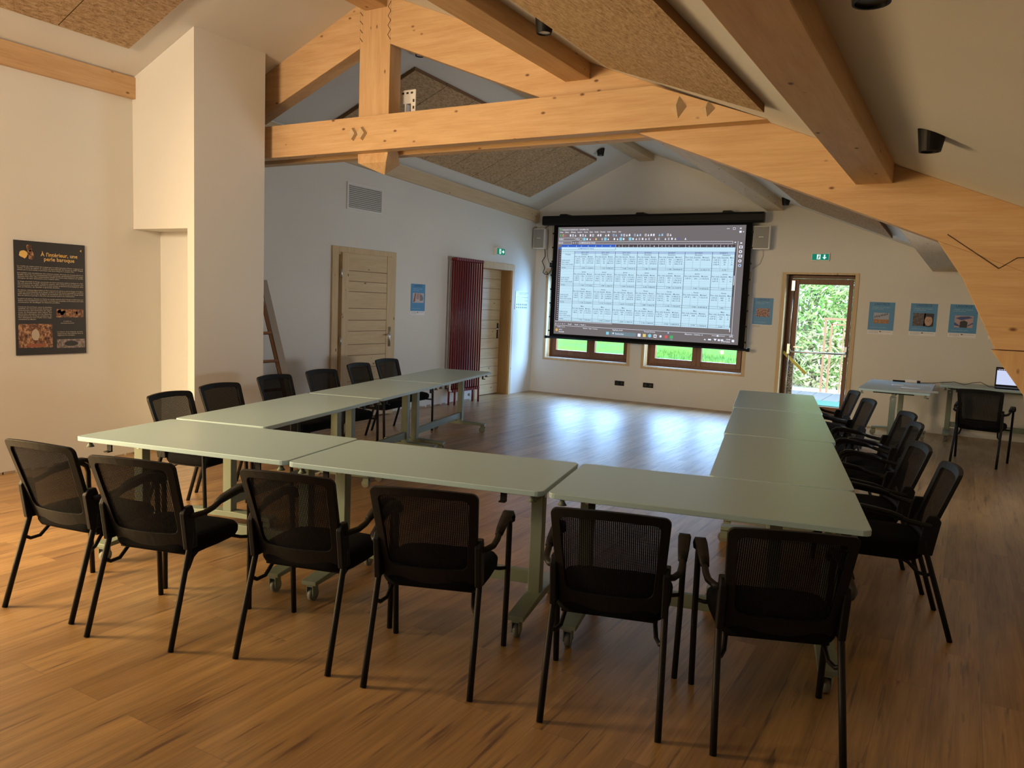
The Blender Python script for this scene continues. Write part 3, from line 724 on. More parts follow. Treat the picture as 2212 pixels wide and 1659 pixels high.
def pic_face(m, P, ex, ey, nrm, w_, h_):
    quad(m, P(0.12, 0.30), ex, ey, w_*0.46, h_*0.40, 0); quad(m, P(0.53, 0.30), ex, ey, w_*0.36, h_*0.40, 1)
    ell(m, P, 0.70, 0.47, 0.145, 0.155, 0.0004, nrm, 2, 24); ell(m, P, 0.72, 0.57, 0.17, 0.11, 0.0006, nrm, 1, 18, 0.15, PI-0.15)
    ell(m, P, 0.65, 0.50, 0.018, 0.010, 0.0008, nrm, 1, 10); ell(m, P, 0.755, 0.50, 0.018, 0.010, 0.0008, nrm, 1, 10); ell(m, P, 0.70, 0.41, 0.055, 0.022, 0.0008, nrm, 3, 12, PI, 2*PI)
    ell(m, P, 0.70, 0.46, 0.016, 0.03, 0.0008, nrm, 4, 10); ell(m, P, 0.72, 0.325, 0.15, 0.045, 0.0003, nrm, 1, 14)
    return [photo_mat('grey_rock_photo', [(0.35, (0.03, 0.028, 0.03)), (0.6, (0.16, 0.13, 0.14))], 35), cm('photo_dark', (0.03, 0.03, 0.045)), cm('photo_skin', (0.50, 0.33, 0.25)), cm('photo_smile', (0.62, 0.5, 0.46)), cm('photo_skin_shade', (0.36, 0.21, 0.15))]
def pic_cave(m, P, ex, ey, nrm, w_, h_):
    quad(m, P(0.20, 0.30), ex, ey, w_*0.66, h_*0.36, 0)
    m.add([P(a, b)+nrm*0.0004 for a, b in ((0.22, 0.58), (0.45, 0.52), (0.62, 0.56), (0.84, 0.60), (0.70, 0.645), (0.40, 0.63))], [(0,1,2,3,4,5)], 1)
    m.add([P(a, b)+nrm*0.0004 for a, b in ((0.39, 0.30), (0.66, 0.30), (0.67, 0.47), (0.55, 0.52), (0.40, 0.48))], [(0,1,2,3,4)], 2)
    m.add([P(a, b)+nrm*0.0004 for a, b in ((0.20, 0.36), (0.38, 0.33), (0.39, 0.36), (0.20, 0.46))], [(0,1,2,3)], 1)
    m.add([P(a, b)+nrm*0.0004 for a, b in ((0.68, 0.34), (0.86, 0.42), (0.86, 0.46), (0.68, 0.38))], [(0,1,2,3)], 1)
    return [cm('photo_pink_light', (0.48, 0.34, 0.38)), cm('photo_blue_cloth', (0.06, 0.10, 0.28)), cm('photo_dark', (0.03, 0.03, 0.045))]
def pic_hand(m, P, ex, ey, nrm, w_, h_):
    quad(m, P(0.13, 0.40), ex, ey, w_*0.78, h_*0.31, 0)
    m.add([P(a, b)+nrm*0.0004 for a, b in ((0.16, 0.41), (0.30, 0.43), (0.36, 0.70), (0.28, 0.70))], [(0,1,2,3)], 1)
    m.add([P(a, b)+nrm*0.0004 for a, b in ((0.38, 0.52), (0.58, 0.50), (0.62, 0.70), (0.40, 0.69))], [(0,1,2,3)], 2)
    m.add([P(a, b)+nrm*0.0004 for a, b in ((0.62, 0.46), (0.84, 0.47), (0.88, 0.56), (0.78, 0.65), (0.64, 0.69))], [(0,1,2,3,4)], 3)
    return [cm('photo_pale_pink', (0.58, 0.50, 0.52)), cm('photo_brown', (0.26, 0.13, 0.10)), cm('photo_rose', (0.48, 0.29, 0.25)), cm('photo_grey', (0.22, 0.22, 0.25))]
poster((XL, 8.985, 1.57), (0,1,0), (0,0,1), (1,0,0), 0.335, 0.44, pic_hand, 'blue poster on the left wall between the pine door and the radiator')
pyr = YB-0.03
poster((-2.765, YB, 1.60), (1,0,0), (0,0,1), (0,-1,0), 0.30, 0.42, pic_crowd, 'blue poster with a crowd photo, between the projection screen and the glazed door', 0.03)
poster((-1.095, pyr, 1.575), (1,0,0), (0,0,1), (0,-1,0), 0.335, 0.46, pic_jump, 'blue poster with tiny leaping figures over a dry field')
poster((-0.56, pyr, 1.58), (1,0,0), (0,0,1), (0,-1,0), 0.335, 0.45, pic_face, 'blue poster with a smiling face beside grey rocks')
poster((-0.075, pyr, 1.585), (1,0,0), (0,0,1), (0,-1,0), 0.335, 0.45, pic_cave, 'blue poster with a dark block shape, right of the smiling face poster')
poster((0.40, pyr, 1.58), (1,0,0), (0,0,1), (0,-1,0), 0.33, 0.45, pic_crowd, 'blue poster almost hidden behind the orange raking strut', 0.12)

# evacuation plan
pl = thing('evacuation_plan', 'white framed evacuation plan beside the recessed pine door', 'notice', (XL, 11.985, 1.625))
m = MB(); m.box((0, -0.23, -0.155), (0.008, 0.23, 0.155)); m.build('plan_sheet', mat('greenish_white_sheet', (0.62, 0.66, 0.60), 0.35), pl)
m = MB(); q = 0.0088
text(m, 'CONSIGNES DE SÉCURITÉ', (q, 0, 0.10), ex, ey, 0.024, 0, 'C')
for i in range(6): text(m, 'appelez les secours alarme', (q, -0.2, 0.06-i*0.022), ex, ey, 0.013, 0, 'L', 0.14)
for (ya_, za_, yb2, zb2) in ((-0.02, 0.05, 0.20, 0.055), (-0.02, -0.05, -0.015, 0.05), (0.05, -0.01, 0.20, -0.005), (0.10, -0.01, 0.105, 0.05), (-0.21, 0.128, 0.21, 0.133)):
    quad(m, (q, ya_, za_), ex, ey, yb2-ya_, zb2-za_, 0)
for r0 in (0, 1):
    for i in range(6): quad(m, (q, -0.20+i*0.065, -0.09-r0*0.05), ex, ey, 0.035, 0.03, 1 if (i+r0) % 3 == 0 else 0)
m.build('plan_print', [INK, mat('green_print', (0.03, 0.16, 0.10), 0.6)], pl)

# emergency exit signs
EX_G = em('lit_green_sign', (0.01, 0.20, 0.13), 1.0); EX_W = em('lit_white_sign', (0.80, 1.0, 0.92), 1.0)
def exit_sign(org, ex, ey, nrm, w_, h_, d_, label, arrow):
    ex, ey, nrm = Vector(ex), Vector(ey), Vector(nrm)
    t = thing('exit_sign', label, 'exit sign', org, 0, 'green emergency exit signs')
    m = MB(); c0 = -ex*(w_/2)-ey*(h_/2); m.prism([c0, c0+ex*w_, c0+ex*w_+ey*h_, c0+ey*h_], nrm*d_); m.build('sign_housing', white_pl, t, bevel=0.003)
    m = MB(); o = nrm*(d_+0.001); b_ = 0.012
    quad(m, c0+o+ex*b_+ey*b_, ex, ey, w_-2*b_, h_-2*b_, 0)
    P = lambda a, b: c0+o+nrm*0.0008+ex*(w_*a)+ey*(h_*b)
    m.add([P(0.30, 0.2), P(0.50, 0.2), P(0.50, 0.82), P(0.30, 0.82)], [(0,1,2,3)], 1)
    P2 = lambda a, b: P(a, b)+nrm*0.0008
    n = 8; m.add([P2(0.42+0.03*math.cos(2*PI*i/n), 0.72+0.06*math.sin(2*PI*i/n)) for i in range(n)], [tuple(range(n))], 0)
    m.add([P2(0.37, 0.40), P2(0.42, 0.40), P2(0.45, 0.64), P2(0.39, 0.64)], [(0,1,2,3)], 0)
    m.add([P2(0.33, 0.24), P2(0.36, 0.24), P2(0.41, 0.42), P2(0.37, 0.42)], [(0,1,2,3)], 0); m.add([P2(0.43, 0.26), P2(0.46, 0.26), P2(0.42, 0.42), P2(0.39, 0.42)], [(0,1,2,3)], 0)
    m.add([P2(0.44, 0.60), P2(0.49, 0.50), P2(0.485, 0.46), P2(0.43, 0.55)], [(0,1,2,3)], 0)
    if arrow == 'down':
        m.add([P(0.68, 0.8), P(0.68, 0.48), P(0.60, 0.48), P(0.72, 0.2), P(0.84, 0.48), P(0.76, 0.48), P(0.76, 0.8)], [(0,1,2,3,4,5,6)], 1)
    else:
        m.add([P(0.60, 0.42), P(0.72, 0.42), P(0.72, 0.22), P(0.90, 0.5), P(0.72, 0.78), P(0.72, 0.58), P(0.60, 0.58)], [(0,1,2,3,4,5,6)], 1)
    m.build('sign_face', [EX_G, EX_W], t)
exit_sign((XL, 11.13, 2.405), (0,1,0), (0,0,1), (1,0,0), 0.27, 0.125, 0.055, 'lit green exit sign above the recessed pine door', 'right')
exit_sign((-1.985, YB, 2.44), (1,0,0), (0,0,1), (0,-1,0), 0.255, 0.115, 0.03, 'lit green exit sign above the glazed door', 'down')

# ladder behind the pier
la = thing('ladder', 'narrow wooden edged ladder leaning behind the white pier', 'ladder', (0, 0, 0))
lw = wood('ladder_wood', 2, (0.22, 0.09, 0.03), (0.30, 0.13, 0.05), 0.5, False)
alu = mat('dull_aluminium', (0.42, 0.40, 0.37), 0.45, 0.4)
A0, A1 = Vector((-6.73, 6.095, 1.72)), Vector((-6.02, 5.985, 0.0)); dl = (A1-A0).normalized()
sd = Vector((0.02, 0.045, 0)); dp = Vector((0.02, -0.008, 0.004))
for off in (Vector((0, 0, 0)), Vector((-0.04, -0.36, 0))):
    m = MB(); m.bar(A0+off, A1+off, sd*0.75, dp*0.5); m.build('ladder_rail', alu, la)
    m = MB(); m.bar(A0+off-sd*1.05+Vector((0,0,-0.06)), A1+off-sd*1.05, sd*0.30, dp*0.6); m.build('rail_edge', lw, la)
for i in range(5):
    p = A0+(A1-A0)*(0.16+0.17*i); m = MB(); m.bar(p-sd, p+Vector((-0.04, -0.36, 0))+sd, Vector((0.015, 0, 0.006)), Vector((0, 0, 0.012))); m.build('rung', lw, la)
m = MB(); m.box((XL, 6.14, 1.545), (XL+0.03, 6.185, 1.59)); tag(m.build('wall_hook', black_pl), 'tiny black hook on the left wall above the ladder', 'hook')

# ------------------------------------------------------------------ projection screen
ps = thing('projection_screen', 'large lowered projection screen showing a spreadsheet', 'projection screen', (0, 0, 0))
YS = YB-0.20
m = MB(); m.prism([(-6.56, YS+0.06, 2.94), (-6.56, YS-0.055, 2.94), (-6.56, YS-0.07, 2.97), (-6.56, YS-0.07, 3.06), (-6.56, YS-0.05, 3.095), (-6.56, YS+0.06, 3.095)], (3.76, 0, 0)); hs = m.build('screen_housing', black_me, ps, bevel=0.006)
for x in (-6.17, -4.78, -3.36):
    m = MB(); m.prism([(x-0.08, YS-0.03, 3.094), (x-0.06, YS-0.03, 3.125), (x+0.06, YS-0.03, 3.125), (x+0.08, YS-0.03, 3.094)], (0, 0.23, 0)); m.build('mounting_bracket', black_me, ps)
m = MB(); m.box((-6.355, YS, 1.02), (-2.965, YS+0.004, 2.96)); m.build('screen_fabric', mat('matt_black_screen_border', (0.006, 0.006, 0.007), 0.9, spec=0.1), ps)
m = MB(); m.tube([(-6.42, YS, 1.005), (-2.91, YS, 1.005)], 0.020, 10); m.tube([(-6.44, YS, 1.005), (-6.40, YS, 1.005)], 0.026, 10); m.tube([(-2.93, YS, 1.005), (-2.88, YS, 1.005)], 0.030, 10); m.build('weight_bar', black_me, ps)
for sx, xe_ in ((-1, -6.355), (1, -2.965)):
    m = MB()
    pts = [(xe_+sx*0.02, YS, 2.93)]+[(xe_+sx*(0.012+0.022*(1-abs(2*t-1))*-1+0.01), YS, 2.93-1.9*t) for t in (0.15, 0.35, 0.5, 0.65, 0.85)]+[(xe_+sx*0.03, YS, 1.01)]
    m.tube(pts, 0.003, 6)
    for i in range(8): z = 2.80-i*0.24; m.box((xe_-0.002, YS-0.004, z-0.012), (xe_+sx*0.022, YS+0.006, z+0.012))
    m.build('tension_cord', black_pl, ps)
S_BG = em('projected_grey', (0.175, 0.155, 0.160)); S_SH = em('projected_pale_blue', (0.57, 0.81, 0.95)); S_WH = em('projected_white', (0.85, 0.88, 1.0)); S_LN = em('projected_dark_line', (0.03, 0.05, 0.08))
S_TX = em('projected_blue_ink', (0.04, 0.07, 0.14)); S_BL = em('projected_header_blue', (0.04, 0.12, 0.55)); S_DK = em('projected_dark_header', (0.075, 0.060, 0.070)); S_LV = em('projected_lavender', (0.42, 0.58, 0.86)); S_CY = em('projected_cyan', (0.24, 0.62, 0.78))
S_LL = em('projected_thin_line', (0.20, 0.34, 0.45)); S_GR = em('projected_green', (0.08, 0.45, 0.14)); S_OR = em('projected_orange', (0.75, 0.42, 0.10)); S_RE = em('projected_red', (0.60, 0.12, 0.12)); S_SB = em('projected_search', (0.17, 0.24, 0.28)); S_YE = em('projected_yellow', (0.75, 0.60, 0.22))
SM = [S_BG, S_SH, S_WH, S_LN, S_TX, S_BL, S_DK, S_LV, S_CY, S_LL, S_GR, S_OR, S_RE, S_SB, S_YE]
iBG, iSH, iWH, iLN, iTX, iBL, iDK, iLV, iCY, iLL, iGR, iOR, iRE, iSB, iYE = range(15)
SW, SHH = 3.21, 1.835; SX0, SZ1 = -6.27, 2.905
def sp(s, t, k=1): return Vector((SX0+s*SW, YS-0.0015-0.0006*k, SZ1-t*SHH))
EX, EZ = Vector((1, 0, 0)), Vector((0, 0, 1))
m = MB()
def R(s0, t0, s1, t1, mi, k=1):
    a = sp(s0, t1, k); m.add([a, a+EX*((s1-s0)*SW), a+EX*((s1-s0)*SW)+EZ*((t1-t0)*SHH), a+EZ*((t1-t0)*SHH)], [(0,1,2,3)], mi)
def TX(s, st_, t, size, mi=iTX, al='C', k=5, w=None): text(m, s, sp(st_, t, k), EX, EZ, size*SHH, mi, al, None if w is None else w*SW)
R(0, 0, 1, 1, iBG, 0)
# title bar, menus
R(0.011, 0.012, 0.019, 0.030, iGR); TX('Comparaison A piloté(1).ods — LibreOffice Calc', 0.024, 0.029, 0.016, iWH, 'L', w=0.155)
sx = 0.012
for s_, wd in (('Fichier', .020), ('Édition', .022), ('Affichage', .030), ('Insertion', .028), ('Format', .022), ('Styles', .018), ('Feuille', .022), ('Données', .028), ('Outils', .018), ('Fenêtre', .024), ('Aide', .014)):
    TX(s_, sx, 0.052, 0.016, iWH, 'L', w=wd); sx += wd+0.0105
for i, c in enumerate([iGR, iOR, iRE, None, iWH, iWH, iWH, None, iWH, iWH, iWH, None, iWH, iWH, None, iWH, iWH, None, iWH, iWH, None, iLV, iLV, None, iLV, iWH, iWH, iWH, None, iLV, iWH, iLV, None, iWH, iWH, iWH, iWH, None, iCY, iLV, None, iWH, iWH]):
    if c is None: continue
    x = 0.012+i*0.0146; k = i % 4
    if k == 0: R(x, 0.067, x+0.008, 0.087, c)
    elif k == 1: R(x, 0.067, x+0.009, 0.071, c); R(x, 0.071, x+0.002, 0.087, c); R(x+0.007, 0.071, x+0.009, 0.087, c); R(x, 0.083, x+0.009, 0.087, c, 2)
    elif k == 2: m.add([sp(x, 0.087), sp(x+0.009, 0.087), sp(x+0.0045, 0.066)], [(0,1,2)], c)
    else: R(x, 0.072, x+0.009, 0.086, c); R(x+0.003, 0.066, x+0.007, 0.074, c)
# second tool bar
def boxl(s0, t0, s1, t1, mi):
    e = 0.0012; ev = 0.0022
    R(s0, t0, s1, t0+ev, mi, 2); R(s0, t1-ev, s1, t1, mi, 2); R(s0, t0, s0+e, t1, mi, 2); R(s1-e, t0, s1, t1, mi, 2)
boxl(0.008, 0.100, 0.105, 0.123, iWH); TX('Calibri', 0.011, 0.117, 0.016, iWH, 'L'); boxl(0.110, 0.100, 0.145, 0.123, iWH); TX('10 pt', 0.113, 0.117, 0.016, iWH, 'L')
for i, c in enumerate([iCY, iWH, iWH, iRE, iYE, None, iWH, iCY, iWH, None, iWH, iWH, iCY, iWH, None, iCY, iWH, iWH, iWH, iWH, iWH, iWH, None, iWH, iWH, None, iWH, iWH, iWH, iWH, iBL, None, iWH]):
    if c is None: continue
    x = 0.150+i*0.0172
    if c == iCY: R(x, 0.098, x+0.014, 0.125, c)
    elif i % 3 == 0: R(x+0.002, 0.104, x+0.011, 0.107, c); R(x+0.002, 0.111, x+0.009, 0.114, c); R(x+0.002, 0.118, x+0.011, 0.121, c)
    elif i % 3 == 1: R(x+0.002, 0.103, x+0.010, 0.121, c)
    else: m.add([sp(x+0.002, 0.121), sp(x+0.011, 0.121), sp(x+0.0065, 0.102)], [(0,1,2)], c)
# formula bar
boxl(0.006, 0.134, 0.085, 0.156, iWH); TX('A1:G1', 0.010, 0.151, 0.016, iWH, 'L'); TX('fx  Σ  =', 0.092, 0.151, 0.017, iWH, 'L'); boxl(0.125, 0.134, 0.942, 0.156, iWH); TX('COMPARAISON VALID', 0.130, 0.151, 0.016, iWH, 'L')
m.add([sp(0.948, 0.139), sp(0.958, 0.139), sp(0.953, 0.150)], [(0,2,1)], iWH)
# column header
hc = [0.025, 0.102, 0.125, 0.160, 0.205, 0.245, 0.278, 0.338, 0.375, 0.410, 0.458, 0.492, 0.525, 0.570, 0.607, 0.643, 0.710, 0.747, 0.784, 0.848, 0.884, 0.920, 0.955]
R(0.025, 0.162, 0.338, 0.185, iBL); R(0.338, 0.162, 0.955, 0.185, iDK)
hl = 'ABCDEFGHIJKLMNOPQRSTUV'
for i in range(22):
    TX(hl[i], (hc[i]+hc[i+1])/2, 0.180, 0.014, iWH)
    if i >= 7: R(hc[i]-0.0007, 0.163, hc[i]+0.0007, 0.185, iWH, 3)
# sheet
R(0.025, 0.185, 0.955, 0.872, iSH)
R(0.005, 0.186, 0.025, 0.872, iDK); R(0.005, 0.187, 0.025, 0.203, iBL, 2)
for i in range(36): TX(str(i+1), 0.020, 0.200+i*0.01885, 0.011, iWH, 'R')
TX('COMPARAISON VALID', 0.17, 0.203, 0.016, iBL, 'C'); R(0.025, 0.2085, 0.338, 0.2105, iLN, 2); R(0.3365, 0.188, 0.338, 0.2105, iLN, 2)
gx = [0.027, 0.104, 0.225, 0.338, 0.460, 0.573, 0.710, 0.847, 0.955]
yrs = ['2012 / 2013', '2013 / 2014', '2014 / 2015', '2015/2016', '2016/2017', '2017/2018', '2018/2019']
for j in range(8): R(gx[j+1]-0.001, 0.225, gx[j+1]+0.001, 0.872, iLN if j not in (1,) else iLL, 2)
R(0.104, 0.226, 0.955, 0.241, iLV, 1.5)
R(0.027, 0.2235, 0.955, 0.226, iLN, 3); R(0.027, 0.241, 0.955, 0.2425, iLN, 3)
TX('Produits', 0.066, 0.258, 0.016)
for j in range(7): TX(yrs[j], (gx[j+1]+gx[j+2])/2, 0.2385, 0.0155)
months = ['Décembre', 'Janvier', 'Février', 'Mars']; base_t = [0.256, 0.416, 0.576, 0.735]
prods = ['Forfait journée', 'Zone confort', 'Zone confort famille']
rnd = random.Random(3)
def money(a, b): v = rnd.uniform(a, b); return ('%d %03d,%02d €' % (int(v)//1000, int(v) % 1000, rnd.randrange(100))) if v > 999 else '%d,%02d €' % (int(v), rnd.randrange(100))
for bi, (mn, t0) in enumerate(zip(months, base_t)):
    for r_i in range(9):
        tt = t0+0.0045+r_i*0.0187
        if tt < 0.87: R(0.027 if r_i not in (0,) else 0.104, tt-0.0004, 0.955, tt+0.0004, iLL, 2)
    if bi < 3 or True:
        tt = t0+0.1095
        if tt < 0.87: R(0.027, tt-0.0009, 0.955, tt+0.0009, iLN, 3); R(0.027, tt+0.016, 0.955, tt+0.0178, iLN, 3)
    for i, p in enumerate(prods):
        TX(p, 0.029, t0+0.056+i*0.0187, 0.0145, iTX, 'L')
    if t0+0.124 < 0.87: TX('TOTAL', 0.029, t0+0.124, 0.0145, iTX, 'L')
    for j in range(7):
        a, b = gx[j+1], gx[j+2]; full = 0.137 if j == 6 else b-a
        c1, c2, c3 = a+full*0.16, a+full*0.45, a+full*0.77
        x1, x2 = a+full*0.30, a+full*0.58
        R(x1-0.0005, t0+0.024, x1+0.0005, t0+0.126, iLL, 2); R(x2-0.0005, t0+0.024, x2+0.0005, t0+0.126, iLL, 2)
        TX(mn, a+full*0.5, t0, 0.0155)
        TX('Part club', c1, t0+0.0205, 0.0155, w=full*0.27); TX('Quantité', c2, t0+0.0205, 0.0155, w=full*0.25)
        if j < 6: TX('Montant', c3, t0+0.0205, 0.0155, w=full*0.24)
        else: TX('Mon', a+full*0.70, t0+0.0205, 0.0155, w=full*0.13)
        nr = 1 if j == 5 else (3 if bi < 3 and j < 6 else (3 if bi == 0 else 2))
        for i in range(nr):
            tt = t0+0.040+i*0.0187
            TX(['1,09 €', '6,67 €', '5,46 €'][i] if j > 2 else ['1,10 €', '7,88 €', '10,40 €'][i], c1, tt, 0.014, w=full*0.2)
            TX(str(int(rnd.choice([rnd.uniform(4000, 11000), rnd.uniform(100, 900), rnd.uniform(2, 400)][i:i+1]))), c2, tt, 0.014)
            if j < 6: TX(money(*[(4000, 12000), (900, 3000), (60, 999)][i]), c3, tt, 0.014, w=full*0.3)
            else: TX(str(rnd.randrange(4, 30)), a+full*0.70, tt, 0.014)
        if t0+0.124 < 0.87:
            TX(str(rnd.randrange(5, 14))+' '+str(rnd.randrange(100, 999)), c2, t0+0.124, 0.014)
            if j < 6: TX(money(4000, 14000), c3, t0+0.124, 0.014, w=full*0.32)
# scroll bars, sidebar
R(0.957, 0.20, 0.9605, 0.60, iDK, 2); R(0.9655, 0.134, 0.967, 0.935, iWH, 2); R(0.958, 0.42, 0.961, 0.50, iWH, 3); R(0.954, 0.86, 0.957, 0.895, iWH, 3)
for i, t in enumerate((0.150, 0.183, 0.220, 0.258, 0.297, 0.335)):
    if i in (1, 3): R(0.973, t-0.012, 0.990, t+0.010, iWH); R(0.977, t-0.007, 0.986, t+0.005, iBG, 2)
    elif i == 0: R(0.977, t-0.006, 0.986, t+0.004, iWH)
    else:
        n = 10; m.add([sp(0.981+0.008*math.cos(2*PI*q/n), t+0.013*math.sin(2*PI*q/n)) for q in range(n)][::-1], [tuple(range(n))], iWH if i < 5 else iLV)
        m.add([sp(0.981+0.004*math.cos(2*PI*q/n), t+0.007*math.sin(2*PI*q/n), 2) for q in range(n)][::-1], [tuple(range(n))], iBG)
# window buttons
R(0.908, 0.028, 0.922, 0.031, iWH); boxl(0.938, 0.020, 0.950, 0.038, iWH); TX('×', 0.975, 0.040, 0.034, iWH); R(0.969, 0.048, 0.980, 0.064, iWH); R(0.986, 0.053, 0.991, 0.059, iWH)
# tabs and status
R(0.005, 0.878, 0.34, 0.881, iWH, 2)
TX('|<  <  >  >|  +', 0.008, 0.908, 0.016, iWH, 'L', w=0.06); TX('Feuil2', 0.085, 0.908, 0.016, iWH, 'L'); TX('Feuil2   |  Feuil3  |', 0.125, 0.908, 0.016, iWH, 'L')
R(0.005, 0.918, 0.975, 0.9205, iWH, 2)
TX('Feuille 1 sur 3', 0.022, 0.936, 0.014, iWH, 'L'); TX('Sélection : 1 ligne, 7 colonnes', 0.175, 0.938, 0.014, iWH, 'L', w=0.085); TX('PageStyle_Feuil1', 0.345, 0.938, 0.0155, iWH, 'L'); TX('Français (France)', 0.520, 0.936, 0.015, iWH, 'L'); TX('Moyenne : ; Somme : 0', 0.735, 0.938, 0.0155, iWH, 'L', w=0.09)
R(0.645, 0.925, 0.652, 0.938, iLV); R(0.870, 0.931, 0.935, 0.934, iWH); R(0.895, 0.926, 0.903, 0.939, iWH, 2); TX('85 %', 0.965, 0.938, 0.016, iWH)
# task bar
n = 12; m.add([sp(0.018+0.008*math.cos(2*PI*q/n), 0.962+0.014*math.sin(2*PI*q/n)) for q in range(n)][::-1], [tuple(range(n))], iOR)
TX('34°C', 0.032, 0.964, 0.017, iWH, 'L'); TX('Ensoleillé', 0.032, 0.983, 0.015, iWH, 'L')
R(0.310, 0.953, 0.326, 0.979, iCY)
m.add([sp(0.342+0.008*math.cos(a), 0.966+0.018*math.sin(a)) for a in [PI/2+i*PI/6 for i in range(7)]]+[sp(0.470+0.008*math.cos(a), 0.966+0.018*math.sin(a)) for a in [-PI/2+i*PI/6 for i in range(7)]], [tuple(range(14))[::-1]], iSB)
TX('Rechercher', 0.362, 0.972, 0.018, iWH, 'L')
n = 10; m.add([sp(0.350+0.004*math.cos(2*PI*q/n), 0.964+0.007*math.sin(2*PI*q/n), 2) for q in range(n)][::-1], [tuple(range(n))], iWH)
for x, c in ((0.486, iWH), (0.514, iYE), (0.543, iCY), (0.572, iWH), (0.601, iWH), (0.630, iRE), (0.658, iGR)):
    if c in (iCY, iRE) or x == 0.601:
        r0 = 0.009 if x != 0.601 else 0.006
        n = 14; m.add([sp(x+0.008+r0*math.cos(2*PI*q/n), 0.966+r0*1.75*math.sin(2*PI*q/n)) for q in range(n)][::-1], [tuple(range(n))], c)
    else: R(x, 0.953, x+0.016, 0.980, c)
R(0.575, 0.960, 0.585, 0.973, iBG, 2); R(0.660, 0.988, 0.672, 0.991, iCY)
m.add([sp(0.832, 0.975), sp(0.842, 0.975), sp(0.837, 0.962)], [(0,1,2)], iWH); R(0.853, 0.962, 0.868, 0.974, iWH); m.add([sp(0.880, 0.958), sp(0.896, 0.958), sp(0.888, 0.978)], [(2,1,0)], iWH); R(0.901, 0.960, 0.912, 0.976, iWH); R(0.916, 0.960, 0.928, 0.974, iWH)
TX('10:40', 0.962, 0.964, 0.017, iWH, 'R'); TX('27/07/2025', 0.962, 0.984, 0.017, iWH, 'R'); R(0.969, 0.958, 0.981, 0.978, iWH)
m.build('projected_image', SM, ps)

# loudspeakers
def speaker(x0, x1, z0, z1, label, tilt):
    t = thing('loudspeaker', label, 'loudspeaker', ((x0+x1)/2, YB, (z0+z1)/2), 0, 'white wall loudspeakers beside the screen')
    a, b = (x1-x0)/2, (z1-z0)/2
    m = MB(); m.prism([(-a, -0.20, -b), (a, -0.20, -b), (a*0.8, -0.02, -b), (-a*0.8, -0.02, -b)], (0, 0, 2*b)); m.box((-0.05, -0.03, -0.06), (0.05, 0, 0.06)); m.build('speaker_cabinet', white_pl, t, bevel=0.008)
    m = MB(); m.box((-a+0.014, -0.206, -b+0.014), (a-0.014, -0.2, b-0.014)); m.build('speaker_grille', grey_grill, t, bevel=0.003)
    m = MB(); m.box((-0.035, -0.2085, 0.002), (0.035, -0.206, 0.012)); m.build('speaker_badge', white_pl, t)
speaker(-6.76, -6.535, 2.54, 2.89, 'white loudspeaker on the gable wall left of the projection screen', 0)
speaker(-2.955, -2.70, 2.54, 2.89, 'white loudspeaker on the gable wall right of the projection screen', 0)
m = MB()
m.tube([(-6.60, YB-0.05, 2.54), (-6.60, YB-0.02, 2.42), (-6.66, YB-0.02, 2.33), (-6.60, YB-0.02, 2.22), (-6.63, YB-0.02, 2.13), (-6.58, YB-0.03, 2.10), (-6.52, YB-0.03, 2.12), (-6.56, YB-0.03, 2.15), (-6.60, YB-0.03, 2.11), (-6.53, YB-0.03, 2.09), (-6.47, YB-0.03, 2.16), (-6.46, YB-0.02, 2.25)], 0.006, 8)
m.tube([(-6.54, YB-0.03, 2.96), (-6.62, YB-0.02, 2.92), (-6.62, YB-0.02, 2.88)], 0.005, 8)
m.tube([(-6.56, YB-0.03, 2.54), (-6.56, YB-0.01, 2.40), (-6.52, YB-0.01, 2.30)], 0.003, 6)
tag(m.build('speaker_cable', black_pl), 'black cable curling down below the left loudspeaker', 'cable')
m = MB(); m.tube([(-2.82, YB-0.04, 2.54), (-2.82, YB-0.01, 2.45), (-2.86, YB-0.01, 2.33), (-2.97, YB-0.01, 2.25)], 0.003, 6)
tag(m.build('speaker_cable', grey_grill), 'thin grey cable below the right loudspeaker', 'cable')
# sockets
def socket(x0, x1, z0, z1, label):
    t = thing('wall_socket', label, 'socket', ((x0+x1)/2, YB, (z0+z1)/2), 0, 'black wall sockets on the gable wall')
    a, b = (x1-x0)/2, (z1-z0)/2
    m = MB(); m.box((-a, -0.010, -b), (a, 0, b)); m.build('socket_plate', black_pl, t, bevel=0.003)
    m = MB()
    for sx in ((-a/2, a/2) if a > 0.06 else (0,)): m.cyl((sx, -0.012, 0), (sx, -0.010, 0), b*0.62, 16)
    m.build('socket_insert', mat('black_socket_face', (0.02, 0.02, 0.02), 0.3), t)
socket(-5.15, -4.98, 0.245, 0.325, 'left of the two black double sockets low under the windows')
socket(-4.64, -4.46, 0.255, 0.335, 'right of the two black double sockets low under the windows')
socket(-6.51, -6.43, 2.23, 2.31, 'small black socket just left of the projection screen')

